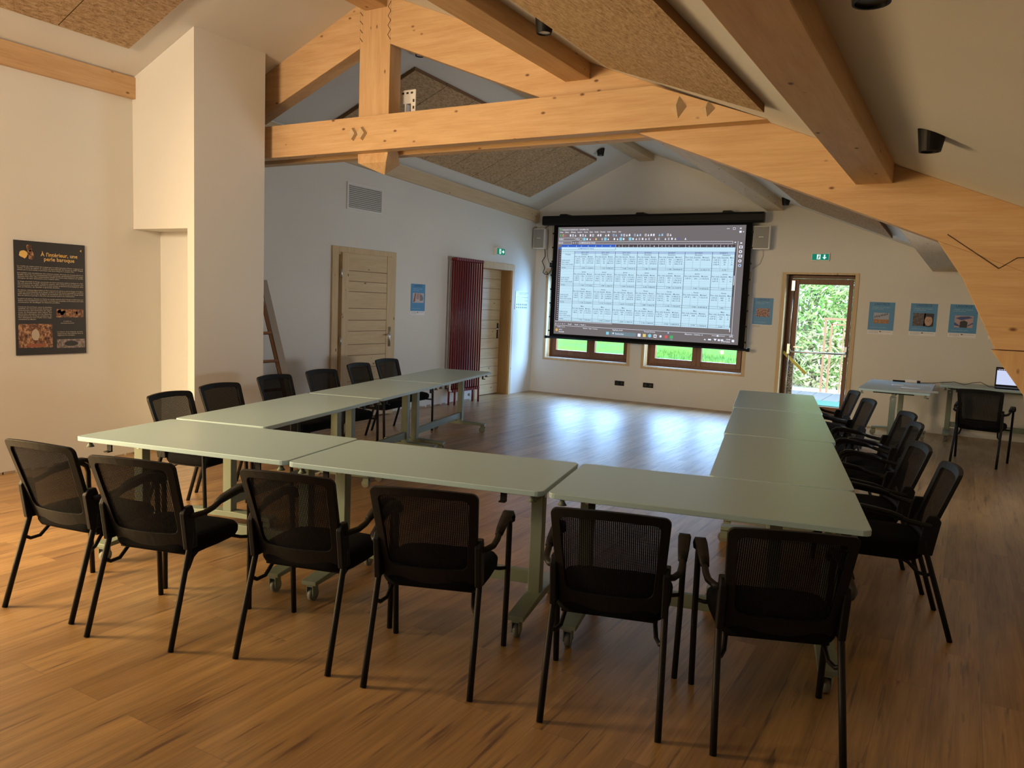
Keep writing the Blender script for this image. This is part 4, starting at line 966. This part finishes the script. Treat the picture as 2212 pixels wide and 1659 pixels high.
# ------------------------------------------------------------------ tables
UA = math.radians(12.0)
UU = Vector((math.cos(UA), math.sin(UA), 0)); VV = Vector((-math.sin(UA), math.cos(UA), 0))
def W(u, v, z=0): return UU*u+VV*v+Vector((0, 0, z))
TH = 0.74
def make_table(L, Wd, label, group, loc, rot):
    t = thing('folding_table', label, 'table', loc, rot, group)
    def rr(hx, hy, r, n=4):
        P = []
        for cx, cy, a0 in ((hx-r, hy-r, 0), (-hx+r, hy-r, PI/2), (-hx+r, -hy+r, PI), (hx-r, -hy+r, 1.5*PI)):
            for i in range(n+1): P.append((cx+r*math.cos(a0+i*PI/2/n), cy+r*math.sin(a0+i*PI/2/n)))
        return P
    hx, hy = L/2-0.003, Wd/2
    m = MB(); m.prism([(x, y, TH-0.026) for x, y in rr(hx, hy, 0.035)], (0, 0, 0.026)); m.build('tabletop', top_m, t, bevel=0.003)
    cx = hx-0.115
    m = MB(); m.box((-cx, -0.02, TH-0.075), (cx, 0.02, TH-0.03)); m.build('under_beam', frame_m, t)
    m = MB(); m.box((-cx, -0.016, 0.165), (cx, 0.016, 0.235)); m.build('crossbar', frame_m, t, bevel=0.003)
    for s in (-1, 1):
        m = MB(); m.box((s*cx-0.032, -0.032, 0.125), (s*cx+0.032, 0.032, TH-0.08)); c = m.build('column', frame_m, t, bevel=0.004)
        m = MB(); m.cyl((s*cx-0.035, 0, TH-0.11), (s*cx+0.035, 0, TH-0.11), 0.010, 10); m.cyl((s*cx, -0.036, TH-0.11), (s*cx, 0.036, TH-0.11), 0.010, 10); m.build('bolt', chrome, c)
        m = MB(); m.box((s*cx-0.03, -0.22, TH-0.045), (s*cx+0.03, 0.22, TH-0.027)); m.build('tilt_bracket', black_me, t)
        m = MB(); m.prism([(s*cx-0.042, -0.33, 0.092), (s*cx-0.042, -0.33, 0.115), (s*cx-0.042, -0.06, 0.13), (s*cx-0.042, 0.06, 0.13), (s*cx-0.042, 0.33, 0.115), (s*cx-0.042, 0.33, 0.092)], (0.084, 0, 0)); f = m.build('foot', frame_m, t, bevel=0.003)
        for q in (-1, 1):
            m = MB(); y = q*0.30
            m.cyl((s*cx-0.013, y+0.012, 0.035), (s*cx+0.013, y+0.012, 0.035), 0.035, 16); m.build('caster', caster_grey, f)
            m = MB(); m.box((s*cx-0.02, y-0.02, 0.03), (s*cx-0.016, y+0.03, 0.085)); m.box((s*cx+0.016, y-0.02, 0.03), (s*cx+0.02, y+0.03, 0.085)); m.box((s*cx-0.02, y-0.02, 0.08), (s*cx+0.02, y+0.03, 0.093)); m.build('caster_fork', frame_m, f)
        for q in (-1, 1):
            m = MB(); m.tube([(s*(hx-0.06), q*(hy-0.05), TH-0.026), (s*(hx-0.06), q*(hy-0.05), TH-0.045), (s*(hx-0.06), q*(hy-0.05), TH-0.062)], [0.008, 0.012, 0.022], 10); m.build('bumper', frame_m, t)
        m = MB(); a = s*(hx-0.20); m.box((a-0.02, -hy+0.05, TH-0.034), (a+0.02, -hy+0.15, TH-0.026)); m.box((a-0.015, -hy+0.045, TH-0.075), (a+0.015, -hy+0.055, TH-0.026)); m.box((a-0.015, -hy+0.02, TH-0.078), (a+0.015, -hy+0.055, TH-0.072)); m.build('hook', black_pl, t)
    return t
GN = 'folding tables of the near row'; GR_ = 'folding tables of the right row'; GL = 'folding tables of the left row'
def tb(u0, u1, v0, v1, label, group, along='u'):
    c = W((u0+u1)/2, (v0+v1)/2)
    if along == 'u': return make_table(u1-u0, v1-v0, label, group, c, UA)
    return make_table(v1-v0, u1-u0, label, group, c, UA+PI/2)
tb(-3.695, -2.300, 3.385, 4.145, 'grey-green folding table at the left end of the near row, corner by the left wall', GN)
tb(-2.292, -0.930, 3.375, 4.110, 'grey-green folding table in the middle of the near row', GN)
tb(-0.912, 0.455, 3.375, 4.110, 'grey-green folding table at the right end of the near row', GN)
tb(-0.245, 0.458, 4.130, 5.625, 'grey-green folding table of the right row, nearest to the near row', GR_, 'v')
tb(-0.255, 0.480, 5.640, 7.215, 'grey-green folding table in the middle of the right row', GR_, 'v')
tb(-0.265, 0.490, 7.235, 8.840, 'grey-green folding table of the right row, farthest, in front of the glazed door', GR_, 'v')
# left row, turned a little more
LA = math.radians(13.9)
LU = Vector((math.cos(LA), math.sin(LA), 0)); LV = Vector((-math.sin(LA), math.cos(LA), 0))
P0 = W(-3.71, 4.175)
for i, (a, b, lab) in enumerate(((0.0, 1.66, 'grey-green folding table of the left row, nearest, joined to the corner table'), (1.675, 3.09, 'grey-green folding table in the middle of the left row'), (3.10, 4.72, 'grey-green folding table of the left row, farthest, in front of the radiator'))):
    c = P0+LV*((a+b)/2)+LU*0.355
    make_table(b-a, 0.70, lab, GL, c, LA+PI/2)

# ------------------------------------------------------------------ chairs
def make_chair(label, loc, rot, group):
    t = thing('mesh_armchair', label, 'chair', loc, rot, group)
    # seat cushion: stacked outline rings
    def outline(hx, yb, yf, n=32):
        P = []
        for i in range(n):
            a = 2*PI*i/n; c, s = math.cos(a), math.sin(a)
            e = 0.38
            x = hx*abs(c)**e*(1 if c >= 0 else -1); y = (abs(s)**e)*(1 if s >= 0 else -1)
            y = yb+(yf-yb)*(y+1)/2
            x *= 1.0-0.10*max(0, (yf-y)/(yf-yb)-0.35)
            P.append((x, y))
        return P
    lay = [(0.388, 0.90), (0.392, 0.955), (0.410, 0.995), (0.435, 1.0), (0.455, 0.985), (0.468, 0.94), (0.475, 0.82), (0.478, 0.5), (0.477, 0.15)]
    base = outline(0.236, -0.132, 0.275); n = len(base); V = []; F = []
    for z, k in lay:
        for x, y in base:
            yy = 0.07+(y-0.07)*k
            V.append((x*k, yy, z+0.012*max(0, (yy-0.0)/0.26)**2*(-1 if z > 0.45 else 0.3)-0.0))
    for i in range(len(lay)-1):
        for j in range(n): j2 = (j+1) % n; F.append((i*n+j, i*n+j2, (i+1)*n+j2, (i+1)*n+j))
    F.append(tuple(range(n))[::-1]); F.append(tuple((len(lay)-1)*n+j for j in range(n)))
    m = MB(); m.add(V, F, 0, True); m.build('seat', black_fab, t)
    # back frame
    def bk(s, z):         # s lateral metres, z height -> point of the mid surface
        tt = (z-0.46)/(0.845-0.46)
        return Vector((s, -0.136-0.136*tt+0.55*s*s, z))
    def rrect(hb, ht, zb, zt, r, n=5, crown=0.0):
        P = []
        cs = [(ht-r, zt-r, 0), (-ht+r, zt-r, PI/2), (-hb+r*1.6, zb+r*1.6, PI), (hb-r*1.6, zb+r*1.6, 1.5*PI)]
        for q, (cx, cz, a0) in enumerate(cs):
            R0 = r if q < 2 else r*1.6
            for i in range(n+1): P.append((cx+R0*math.cos(a0+i*PI/2/n), cz+R0*math.sin(a0+i*PI/2/n)))
        # refine long edges
        Q = []
        for i in range(len(P)):
            a, b = P[i], P[(i+1) % len(P)]; Q.append(a)
            if math.hypot(a[0]-b[0], a[1]-b[1]) > 0.1:
                for k in range(1, 8):
                    f = k/8; z = a[1]+(b[1]-a[1])*f; x = a[0]+(b[0]-a[0])*f
                    if crown and abs(a[1]-b[1]) < 0.02 and a[1] > 0.7: z += crown*4*f*(1-f)
                    if crown and abs(a[1]-b[1]) < 0.02 and a[1] < 0.6: z -= 0.6*crown*4*f*(1-f)
                    Q.append((x, z))
        return Q
    O = rrect(0.203, 0.224, 0.415, 0.842, 0.028, 5, 0.010); I = rrect(0.170, 0.187, 0.490, 0.808, 0.022, 5, 0.006)
    n = len(O); V = []; F = []; th = 0.011
    for P, sgn in ((O, 1), (I, 1), (I, -1), (O, -1)):
        for x, z in P:
            p = bk(x, z); V.append((p.x, p.y+sgn*th, p.z))
    for a in range(4):
        b = (a+1) % 4
        for j in range(n): j2 = (j+1) % n; F.append((a*n+j, b*n+j, b*n+j2, a*n+j2))
    m = MB(); m.add(V, F, 0, False); m.build('back_frame', black_pl, t, bevel=0.003)
    # mesh panel
    m = MB(); V = []; F = []
    cxz = (sum(p[0] for p in I)/n, 0.650)
    rings = 5
    for q in range(rings):
        k = 1.02*(1-q/rings)
        for x, z in I:
            V.append(bk(x*k, cxz[1]+(z-cxz[1])*k))
    V.append(bk(0, cxz[1]))
    for q in range(rings-1):
        for j in range(n): j2 = (j+1) % n; F.append((q*n+j, q*n+j2, (q+1)*n+j2, (q+1)*n+j))
    for j in range(n): F.append(((rings-1)*n+j, (rings-1)*n+(j+1) % n, rings*n))
    m.add(V, F, 0, True); m.build('back_mesh', MESHF, t)
    r = 0.0132
    for s in (-1, 1):
        m = MB(); m.prism([(s*0.203, -0.155, 0.425), (s*0.203, -0.085, 0.425), (s*0.203, -0.110, 0.60), (s*0.203, -0.122, 0.628), (s*0.203, -0.165, 0.628), (s*0.203, -0.182, 0.60)], (s*0.026, 0, 0)); m.build('back_bracket', black_pl, t, bevel=0.005)
        m = MB(); m.tube([(s*0.224, -0.270, 0.0), (s*0.221, -0.200, 0.22), (s*0.217, -0.125, 0.45), (s*0.217, -0.118, 0.50)], r, 10); m.build('leg', black_me, t)
        m = MB()
        m.tube([(s*0.262, 0.268, 0.0), (s*0.268, 0.262, 0.30), (s*0.270, 0.255, 0.575), (s*0.270, 0.243, 0.610), (s*0.270, 0.215, 0.628), (s*0.270, 0.17, 0.633), (s*0.268, 0.02, 0.615), (s*0.267, -0.03, 0.598), (s*0.262, -0.085, 0.588), (s*0.240, -0.128, 0.583), (s*0.21, -0.140, 0.582)], r, 10); m.build('leg', black_me, t)
        # arm pad
        m = MB(); pts = [(0.0, 0.614, 0.017, 0.0), (0.05, 0.630, 0.021, 0.0), (0.12, 0.641, 0.024, 0.0), (0.19, 0.650, 0.026, 0.0), (0.235, 0.646, 0.027, 0.0), (0.266, 0.626, 0.026, 0.0), (0.276, 0.600, 0.022, 0.0)]
        V = []; F = []
        for y, z, hw, _ in pts:
            for dx, dz in ((-hw, -0.004), (-hw*0.8, 0.010), (hw*0.8, 0.010), (hw, -0.004), (hw*0.5, -0.012), (-hw*0.5, -0.012)): V.append((s*0.268+dx, y, z+dz))
        for i in range(len(pts)-1):
            for j in range(6): j2 = (j+1) % 6; F.append((i*6+j, i*6+j2, (i+1)*6+j2, (i+1)*6+j))
        F.append((5,4,3,2,1,0)); e = (len(pts)-1)*6; F.append(tuple(e+j for j in range(6)))
        m.add(V, F, 0, True); m.build('arm_pad', black_pl, t)
        m = MB(); m.tube([(s*0.220, -0.163, 0.335), (s*0.204, -0.140, 0.318), (s*0.188, -0.10, 0.325), (s*0.180, -0.06, 0.365), (s*0.180, -0.02, 0.385), (s*0.180, 0.10, 0.388)], 0.009, 8); m.tube([(s*0.268, 0.262, 0.378), (s*0.235, 0.235, 0.380), (s*0.17, 0.21, 0.390)], 0.009, 8); m.build('seat_support', black_me, t)
    m = MB(); m.box((-0.19, -0.09, 0.378), (0.19, 0.22, 0.392)); m.build('seat_pan', black_pl, t)
    return t
def wp(u, v): return W(u, v)
GC1, GC2, GC3 = 'chairs along the near row', 'chairs along the right row', 'chairs along the left row'
# near row: middle of the rear feet and heading
chairs = [(-3.800, 2.282, 9.0, 'black mesh armchair with its back to us, far left end of the near row', GC1),
 (-3.202, 2.330, 15.2, 'black mesh armchair in the near row, between the left end chair and the third', GC1),
 (-2.487, 2.563, 14.5, 'black mesh armchair in the near row, third from the left, two casters showing beneath', GC1),
 (-1.899, 2.699, 20.3, 'black mesh armchair in the near row, just left of the bare table leg', GC1),
 (-1.149, 2.867, 16.3, 'black mesh armchair in the near row, just right of the bare table leg', GC1),
 (-0.552, 3.036, 21.6, 'black mesh armchair in the near row, rightmost and nearest to us', GC1),
 (-0.251, 4.534, 101.0, 'black armchair on the right side, nearest to us at the table corner', GC2),
 (-0.420, 5.178, 106.7, 'black armchair on the right side, second from the near row', GC2),
 (-0.498, 6.210, 101.6, 'black armchair on the right side, third from the near row', GC2),
 (-0.584, 6.851, 108.1, 'black armchair on the right side, fourth from the near row', GC2),
 (-0.946, 7.638, 109.7, 'black armchair on the right side, second from the glazed door', GC2),
 (-1.157, 8.370, 107.7, 'black armchair on the right side, closest to the glazed door', GC2),
 (-4.683, 3.653, -76.4, 'black armchair on the left side, nearest to us, beside the pier recess', GC3),
 (-4.906, 4.252, -82.1, 'black armchair on the left side, second from us, in front of the grey pier face', GC3),
 (-5.156, 5.049, -83.7, 'black armchair on the left side, third from us, in front of the ladder', GC3),
 (-5.273, 5.755, -87.3, 'black armchair on the left side, fourth from us, left of the pine door', GC3),
 (-5.573, 6.664, -81.5, 'black armchair on the left side, fifth from us, in front of the pine door', GC3),
 (-5.788, 7.395, -86.9, 'black armchair on the left side, farthest from us', GC3),
 (0.212, 10.188, -8.9, 'black armchair standing at the side table with the laptop', 'chair at the side table')]
proto = None
for x, y, deg, lab, grp in chairs:
    if proto is None: proto = make_chair(lab, (x, y, 0), math.radians(deg), grp)
    else: dup(proto, (x, y, 0), math.radians(deg), lab, grp)

# ------------------------------------------------------------------ desks by the right wall
make_table(1.62, 0.78, 'grey-green folding table right of the glazed door, with papers on it', 'side tables', (-0.70, 10.95, 0), PI/2)
make_table(1.55, 0.72, 'grey-green folding table against the gable wall, with the laptop', 'side tables', (0.52, 11.98, 0), 0)
# laptop
lp = thing('laptop', 'open black laptop with a lit screen on the side table', 'laptop', (0.55, 11.90, TH), math.radians(0))
m = MB(); m.box((-0.19, -0.13, 0), (0.19, 0.12, 0.018)); m.build('keyboard_base', black_pl, lp, bevel=0.003)
m = MB(); m.prism([(-0.19, 0.115, 0.018), (-0.19, 0.127, 0.018), (-0.19, 0.187, 0.262), (-0.19, 0.178, 0.264)], (0.38, 0, 0)); m.build('display_lid', black_pl, lp)
m = MB(); p0 = Vector((-0.175, 0.1165, 0.040)); dy = Vector((0, 0.172-0.118, 0.245-0.040)); ez_ = dy.normalized(); nn = Vector((0, -ez_.z, ez_.y))*0.0015
quad(m, p0+nn, (1,0,0), ez_, 0.35, dy.length, 0); quad(m, p0+nn*1.4+ez_*(dy.length*0.88), (1,0,0), ez_, 0.35, dy.length*0.12, 1)
for i in range(6): quad(m, p0+nn*1.6+ez_*(dy.length*0.92)+Vector((0.02+i*0.025, 0, 0)), (1,0,0), ez_, 0.015, 0.006, 2)
for i in range(8): quad(m, p0+nn*1.4+ez_*(dy.length*(0.06+0.1*i)), (1,0,0), ez_, 0.35, 0.001, 3)
m.build('display', [em('lit_display', (0.62, 0.68, 0.92)), S_DK, S_WH, S_LL], lp)
# papers
random.seed(11)
for i, (x, y, r, w_, h_, lab) in enumerate([(-0.50, 11.15, 0.1, 0.30, 0.21, 'clear plastic sleeve of papers on the side table'), (-0.55, 10.75, -0.1, 0.21, 0.12, 'small white slip of paper on the side table, middle'), (-0.45, 10.38, 0.05, 0.42, 0.25, 'sheet of paper at the near edge of the side table'), (-0.72, 11.05, 0.4, 0.12, 0.08, 'little white card at the left of the papers')]):
    m = MB(); m.box((-w_/2, -h_/2, 0), (w_/2, h_/2, 0.002+0.001*i)); tag(m.build('paper_sheet', PAPER if i % 2 else mat('greyish_sheet', (0.48, 0.50, 0.50), 0.25), loc=(x, y, TH+0.0005), rotz=r), lab, 'paper', 'papers on the side table')
mk = thing('power_adapter', 'black and white adapter lying at the back of the side table', 'adapter', (-0.62, 11.68, TH), 0.05)
m = MB(); m.box((-0.20, -0.018, 0), (-0.05, 0.018, 0.02)); m.box((0.09, -0.025, 0), (0.13, 0.025, 0.03)); m.build('adapter_body', black_pl, mk)
m = MB(); m.box((-0.05, -0.03, 0), (0.09, 0.03, 0.035)); m.build('adapter_sleeve', white_pl, mk, bevel=0.004)
m = MB(); zt_ = TH+0.006
m.tube([(-0.49, 11.68, zt_), (-0.35, 11.80, zt_), (-0.24, 11.98, TH+0.012), (-0.10, 12.02, TH+0.03), (0.02, 11.95, zt_), (0.10, 11.92, TH+0.04), (0.20, 11.98, TH+0.055), (0.30, 11.96, zt_), (0.36, 11.95, zt_)], 0.004, 6)
tag(m.build('power_cable', black_pl), 'thin dark cable looping along the side table to the laptop', 'cable')

# ------------------------------------------------------------------ outside
def lawn():
    m = mat('sunlit_grass', (0.16, 0.34, 0.05), 0.9, spec=0.1); k = N(m)
    a = k.noise(k.coords(), 9, 6, 0.75); b = k.noise(k.coords(), 0.5, 2)
    c = k.ramp(a, [(0.35, (0.055, 0.16, 0.014)), (0.55, (0.11, 0.25, 0.025)), (0.70, (0.24, 0.34, 0.05))])
    c = k.mix(k.ramp(b, [(0.45, (0,0,0)), (0.6, (1,1,1))]), c, k.mix(0.5, c, (0.06, 0.20, 0.06)))
    k.l(c, k.b.inputs['Base Color']); k.bump(a, 1.0, 0.05); return m
GR = lawn()
mb = MB(); nx, ny = 40, 40; V = []; F = []
for j in range(ny+1):
    for i in range(nx+1):
        x = -40+i*60/nx; y = YB+0.5+j*45/ny
        V.append((x, y, -0.35+0.02*(y-YB)+0.10*math.sin(x*0.7+y*0.3)+random.uniform(-0.03, 0.03)))
for j in range(ny):
    for i in range(nx): a = j*(nx+1)+i; F.append((a, a+1, a+nx+2, a+nx+1))
mb.add(V, F, 0, True); tag(mb.build('lawn', GR), 'bright green lawn outside the windows', 'grass', kind='stuff')
# grass blades just outside
mb = MB()
for i in range(5000):
    x = random.uniform(-9.5, -3.2); y = random.uniform(YB+2, YB+15); z = -0.36+0.02*(y-YB)+0.10*math.sin(x*0.7+y*0.3); h = random.uniform(0.06, 0.20); a = random.uniform(0, PI); wd = 0.012
    c, s = math.cos(a)*wd, math.sin(a)*wd
    mb.add([(x-c, y-s, z), (x+c, y+s, z), (x+random.uniform(-.05, .05), y+random.uniform(-.05, .05), z+h)], [(0,1,2)])
tag(mb.build('tall_grass', mat('grass_blades', (0.11, 0.24, 0.03), 0.8)), 'longer grass blades standing in the lawn', 'grass', kind='stuff')
# deck
dk = thing('wooden_deck', 'pale weathered deck outside the glazed door', 'deck', (0, 0, 0))
wd_m = wood('weathered_deck_wood', 1, (0.085, 0.092, 0.10), (0.12, 0.125, 0.135), 0.7, False)
for i in range(13):
    x = -4.05+i*0.30; m = MB(); m.box((x, YB+0.37, -0.04), (x+0.285, YB+4.6, 0.0)); m.build('deck_board', wd_m, dk, bevel=0.004)
m = MB(); m.box((-4.1, YB+0.4, -0.16), (-0.1, YB+4.55, -0.045)); m.build('deck_frame', wd_m, dk)
m = MB(); m.box((-2.95, YB+2.05, 0.002), (-1.30, YB+2.85, 0.016)); tag(m.build('door_mat', mat('teal_mat', (0.01, 0.10, 0.075), 0.8)), 'teal mat lying on the deck outside the glazed door', 'mat')  # flat teal band laid over the deck boards
# gravel bank beyond the deck
m = MB(); m.box((-4.35, YB+4.6, -0.3), (1.5, YB+7.5, -0.02)); gv = mat('pale_gravel', (0.6, 0.58, 0.52), 0.9); k = N(gv); k.l(k.ramp(k.noise(k.coords(), 30, 4), [(0.35, (0.42, 0.39, 0.33)), (0.65, (0.72, 0.70, 0.64))]), k.b.inputs['Base Color']); tag(m.build('gravel_strip', gv), 'pale gravel strip beyond the deck', 'gravel', kind='stuff')
# railing
rl = thing('metal_railing', 'rusty metal gate posts and rails beyond the deck', 'railing', (0, 0, 0))
rust = mat('rusty_steel', (0.38, 0.17, 0.08), 0.7)
yr = 17.3
for (xa_, za_, zb_) in ((-2.56, -0.05, 1.50), (-2.44, -0.02, 1.41)):
    m = MB(); m.box((xa_-0.02, yr-0.02, za_), (xa_+0.02, yr+0.02, zb_)); m.build('railing_post', rust, rl)
for i in range(3):
    m = MB(); xa_ = -2.2+i*0.5; m.box((xa_-0.012, yr-0.012, -0.05), (xa_+0.012, yr+0.012, 1.41)); m.build('baluster', rust, rl)
m = MB(); m.box((-2.60, yr-0.025, 1.49), (-0.9, yr+0.025, 1.53)); m.box((-2.44, yr-0.02, 1.38), (-0.9, yr+0.02, 1.41)); m.build('railing_rail', rust, rl)
# shrubs: stem and separate thin leaves
leaf_ms = []
for nme, c in (('willow_leaf_light', (0.60, 0.66, 0.24)), ('willow_leaf_green', (0.26, 0.44, 0.11)), ('straw_leaf', (0.55, 0.48, 0.28)), ('willow_leaf_dark', (0.07, 0.15, 0.03))):
    mm = mat(nme, c, 0.6, spec=0.3); kk = N(mm); kk.b.inputs['Transmission Weight'].default_value = 0.0
    leaf_ms.append(mm)
bark = mat('grey_bark', (0.22, 0.17, 0.12), 0.9)
def shrub(x, y, rad, h, nleaf, label, straw, cat='shrub'):
    t = thing('garden_shrub', label, cat, (x, y, -0.1), 0, 'shrubs beyond the deck')
    rn = random.Random(int(x*100+y*10)); m = MB()
    for i in range(7):
        a = rn.uniform(0, 2*PI); q = rad*rn.uniform(0.3, 0.9)
        m.tube([(0, 0, 0), (q*0.4*math.cos(a), q*0.4*math.sin(a), h*0.4), (q*math.cos(a), q*math.sin(a), h*rn.uniform(0.7, 0.95))], [0.04, 0.025, 0.008], 6)
    m.build('stem', bark, t)
    m = MB()
    for i in range(nleaf):
        a = rn.uniform(0, 2*PI); q = rad*math.sqrt(rn.random()); z = h*rn.random()**0.85
        q *= 0.75+0.35*math.sin(PI*min(1, z/h*0.9+0.1))
        px, py = q*math.cos(a), q*math.sin(a)
        L = rn.uniform(0.10, 0.22); d = Vector((rn.uniform(-1, 1), rn.uniform(-1, 1), rn.uniform(-1.0, 0.3))).normalized()
        s_ = d.cross(Vector((rn.uniform(-1, 1), rn.uniform(-1, 1), rn.uniform(-1, 1)))).normalized()*L*0.14
        p = Vector((px, py, z)); k_ = rn.random()
        mt = 2 if k_ < straw else (0 if k_ < straw+0.4*(1-straw) else (1 if k_ < 0.9 else 3))
        m.add([p, p+d*L*0.5+s_, p+d*L, p+d*L*0.5-s_], [(0,1,2,3)], mt)
    m.build('foliage', leaf_ms, t)
shrub(-3.35, 18.9, 0.95, 3.6, 4200, 'tall pale leafy shrub seen through the left half of the glazed door', 0.12)
shrub(-2.2, 19.5, 1.1, 3.9, 4200, 'tall pale leafy shrub seen through the right half of the glazed door', 0.12)
shrub(-2.9, 18.5, 0.75, 1.3, 2200, 'low straw coloured shrub behind the rusty railing', 0.6)
shrub(-3.6, 20.8, 1.15, 4.3, 4200, 'green shrub farther off, left behind the pale shrubs', 0.05)
shrub(-3.1, 22.6, 1.6, 5.0, 4500, 'green shrub farther off, directly behind the pale shrubs', 0.05)
shrub(-1.4, 20.6, 1.4, 4.4, 3800, 'green shrub farther off, right behind the pale shrubs', 0.05)
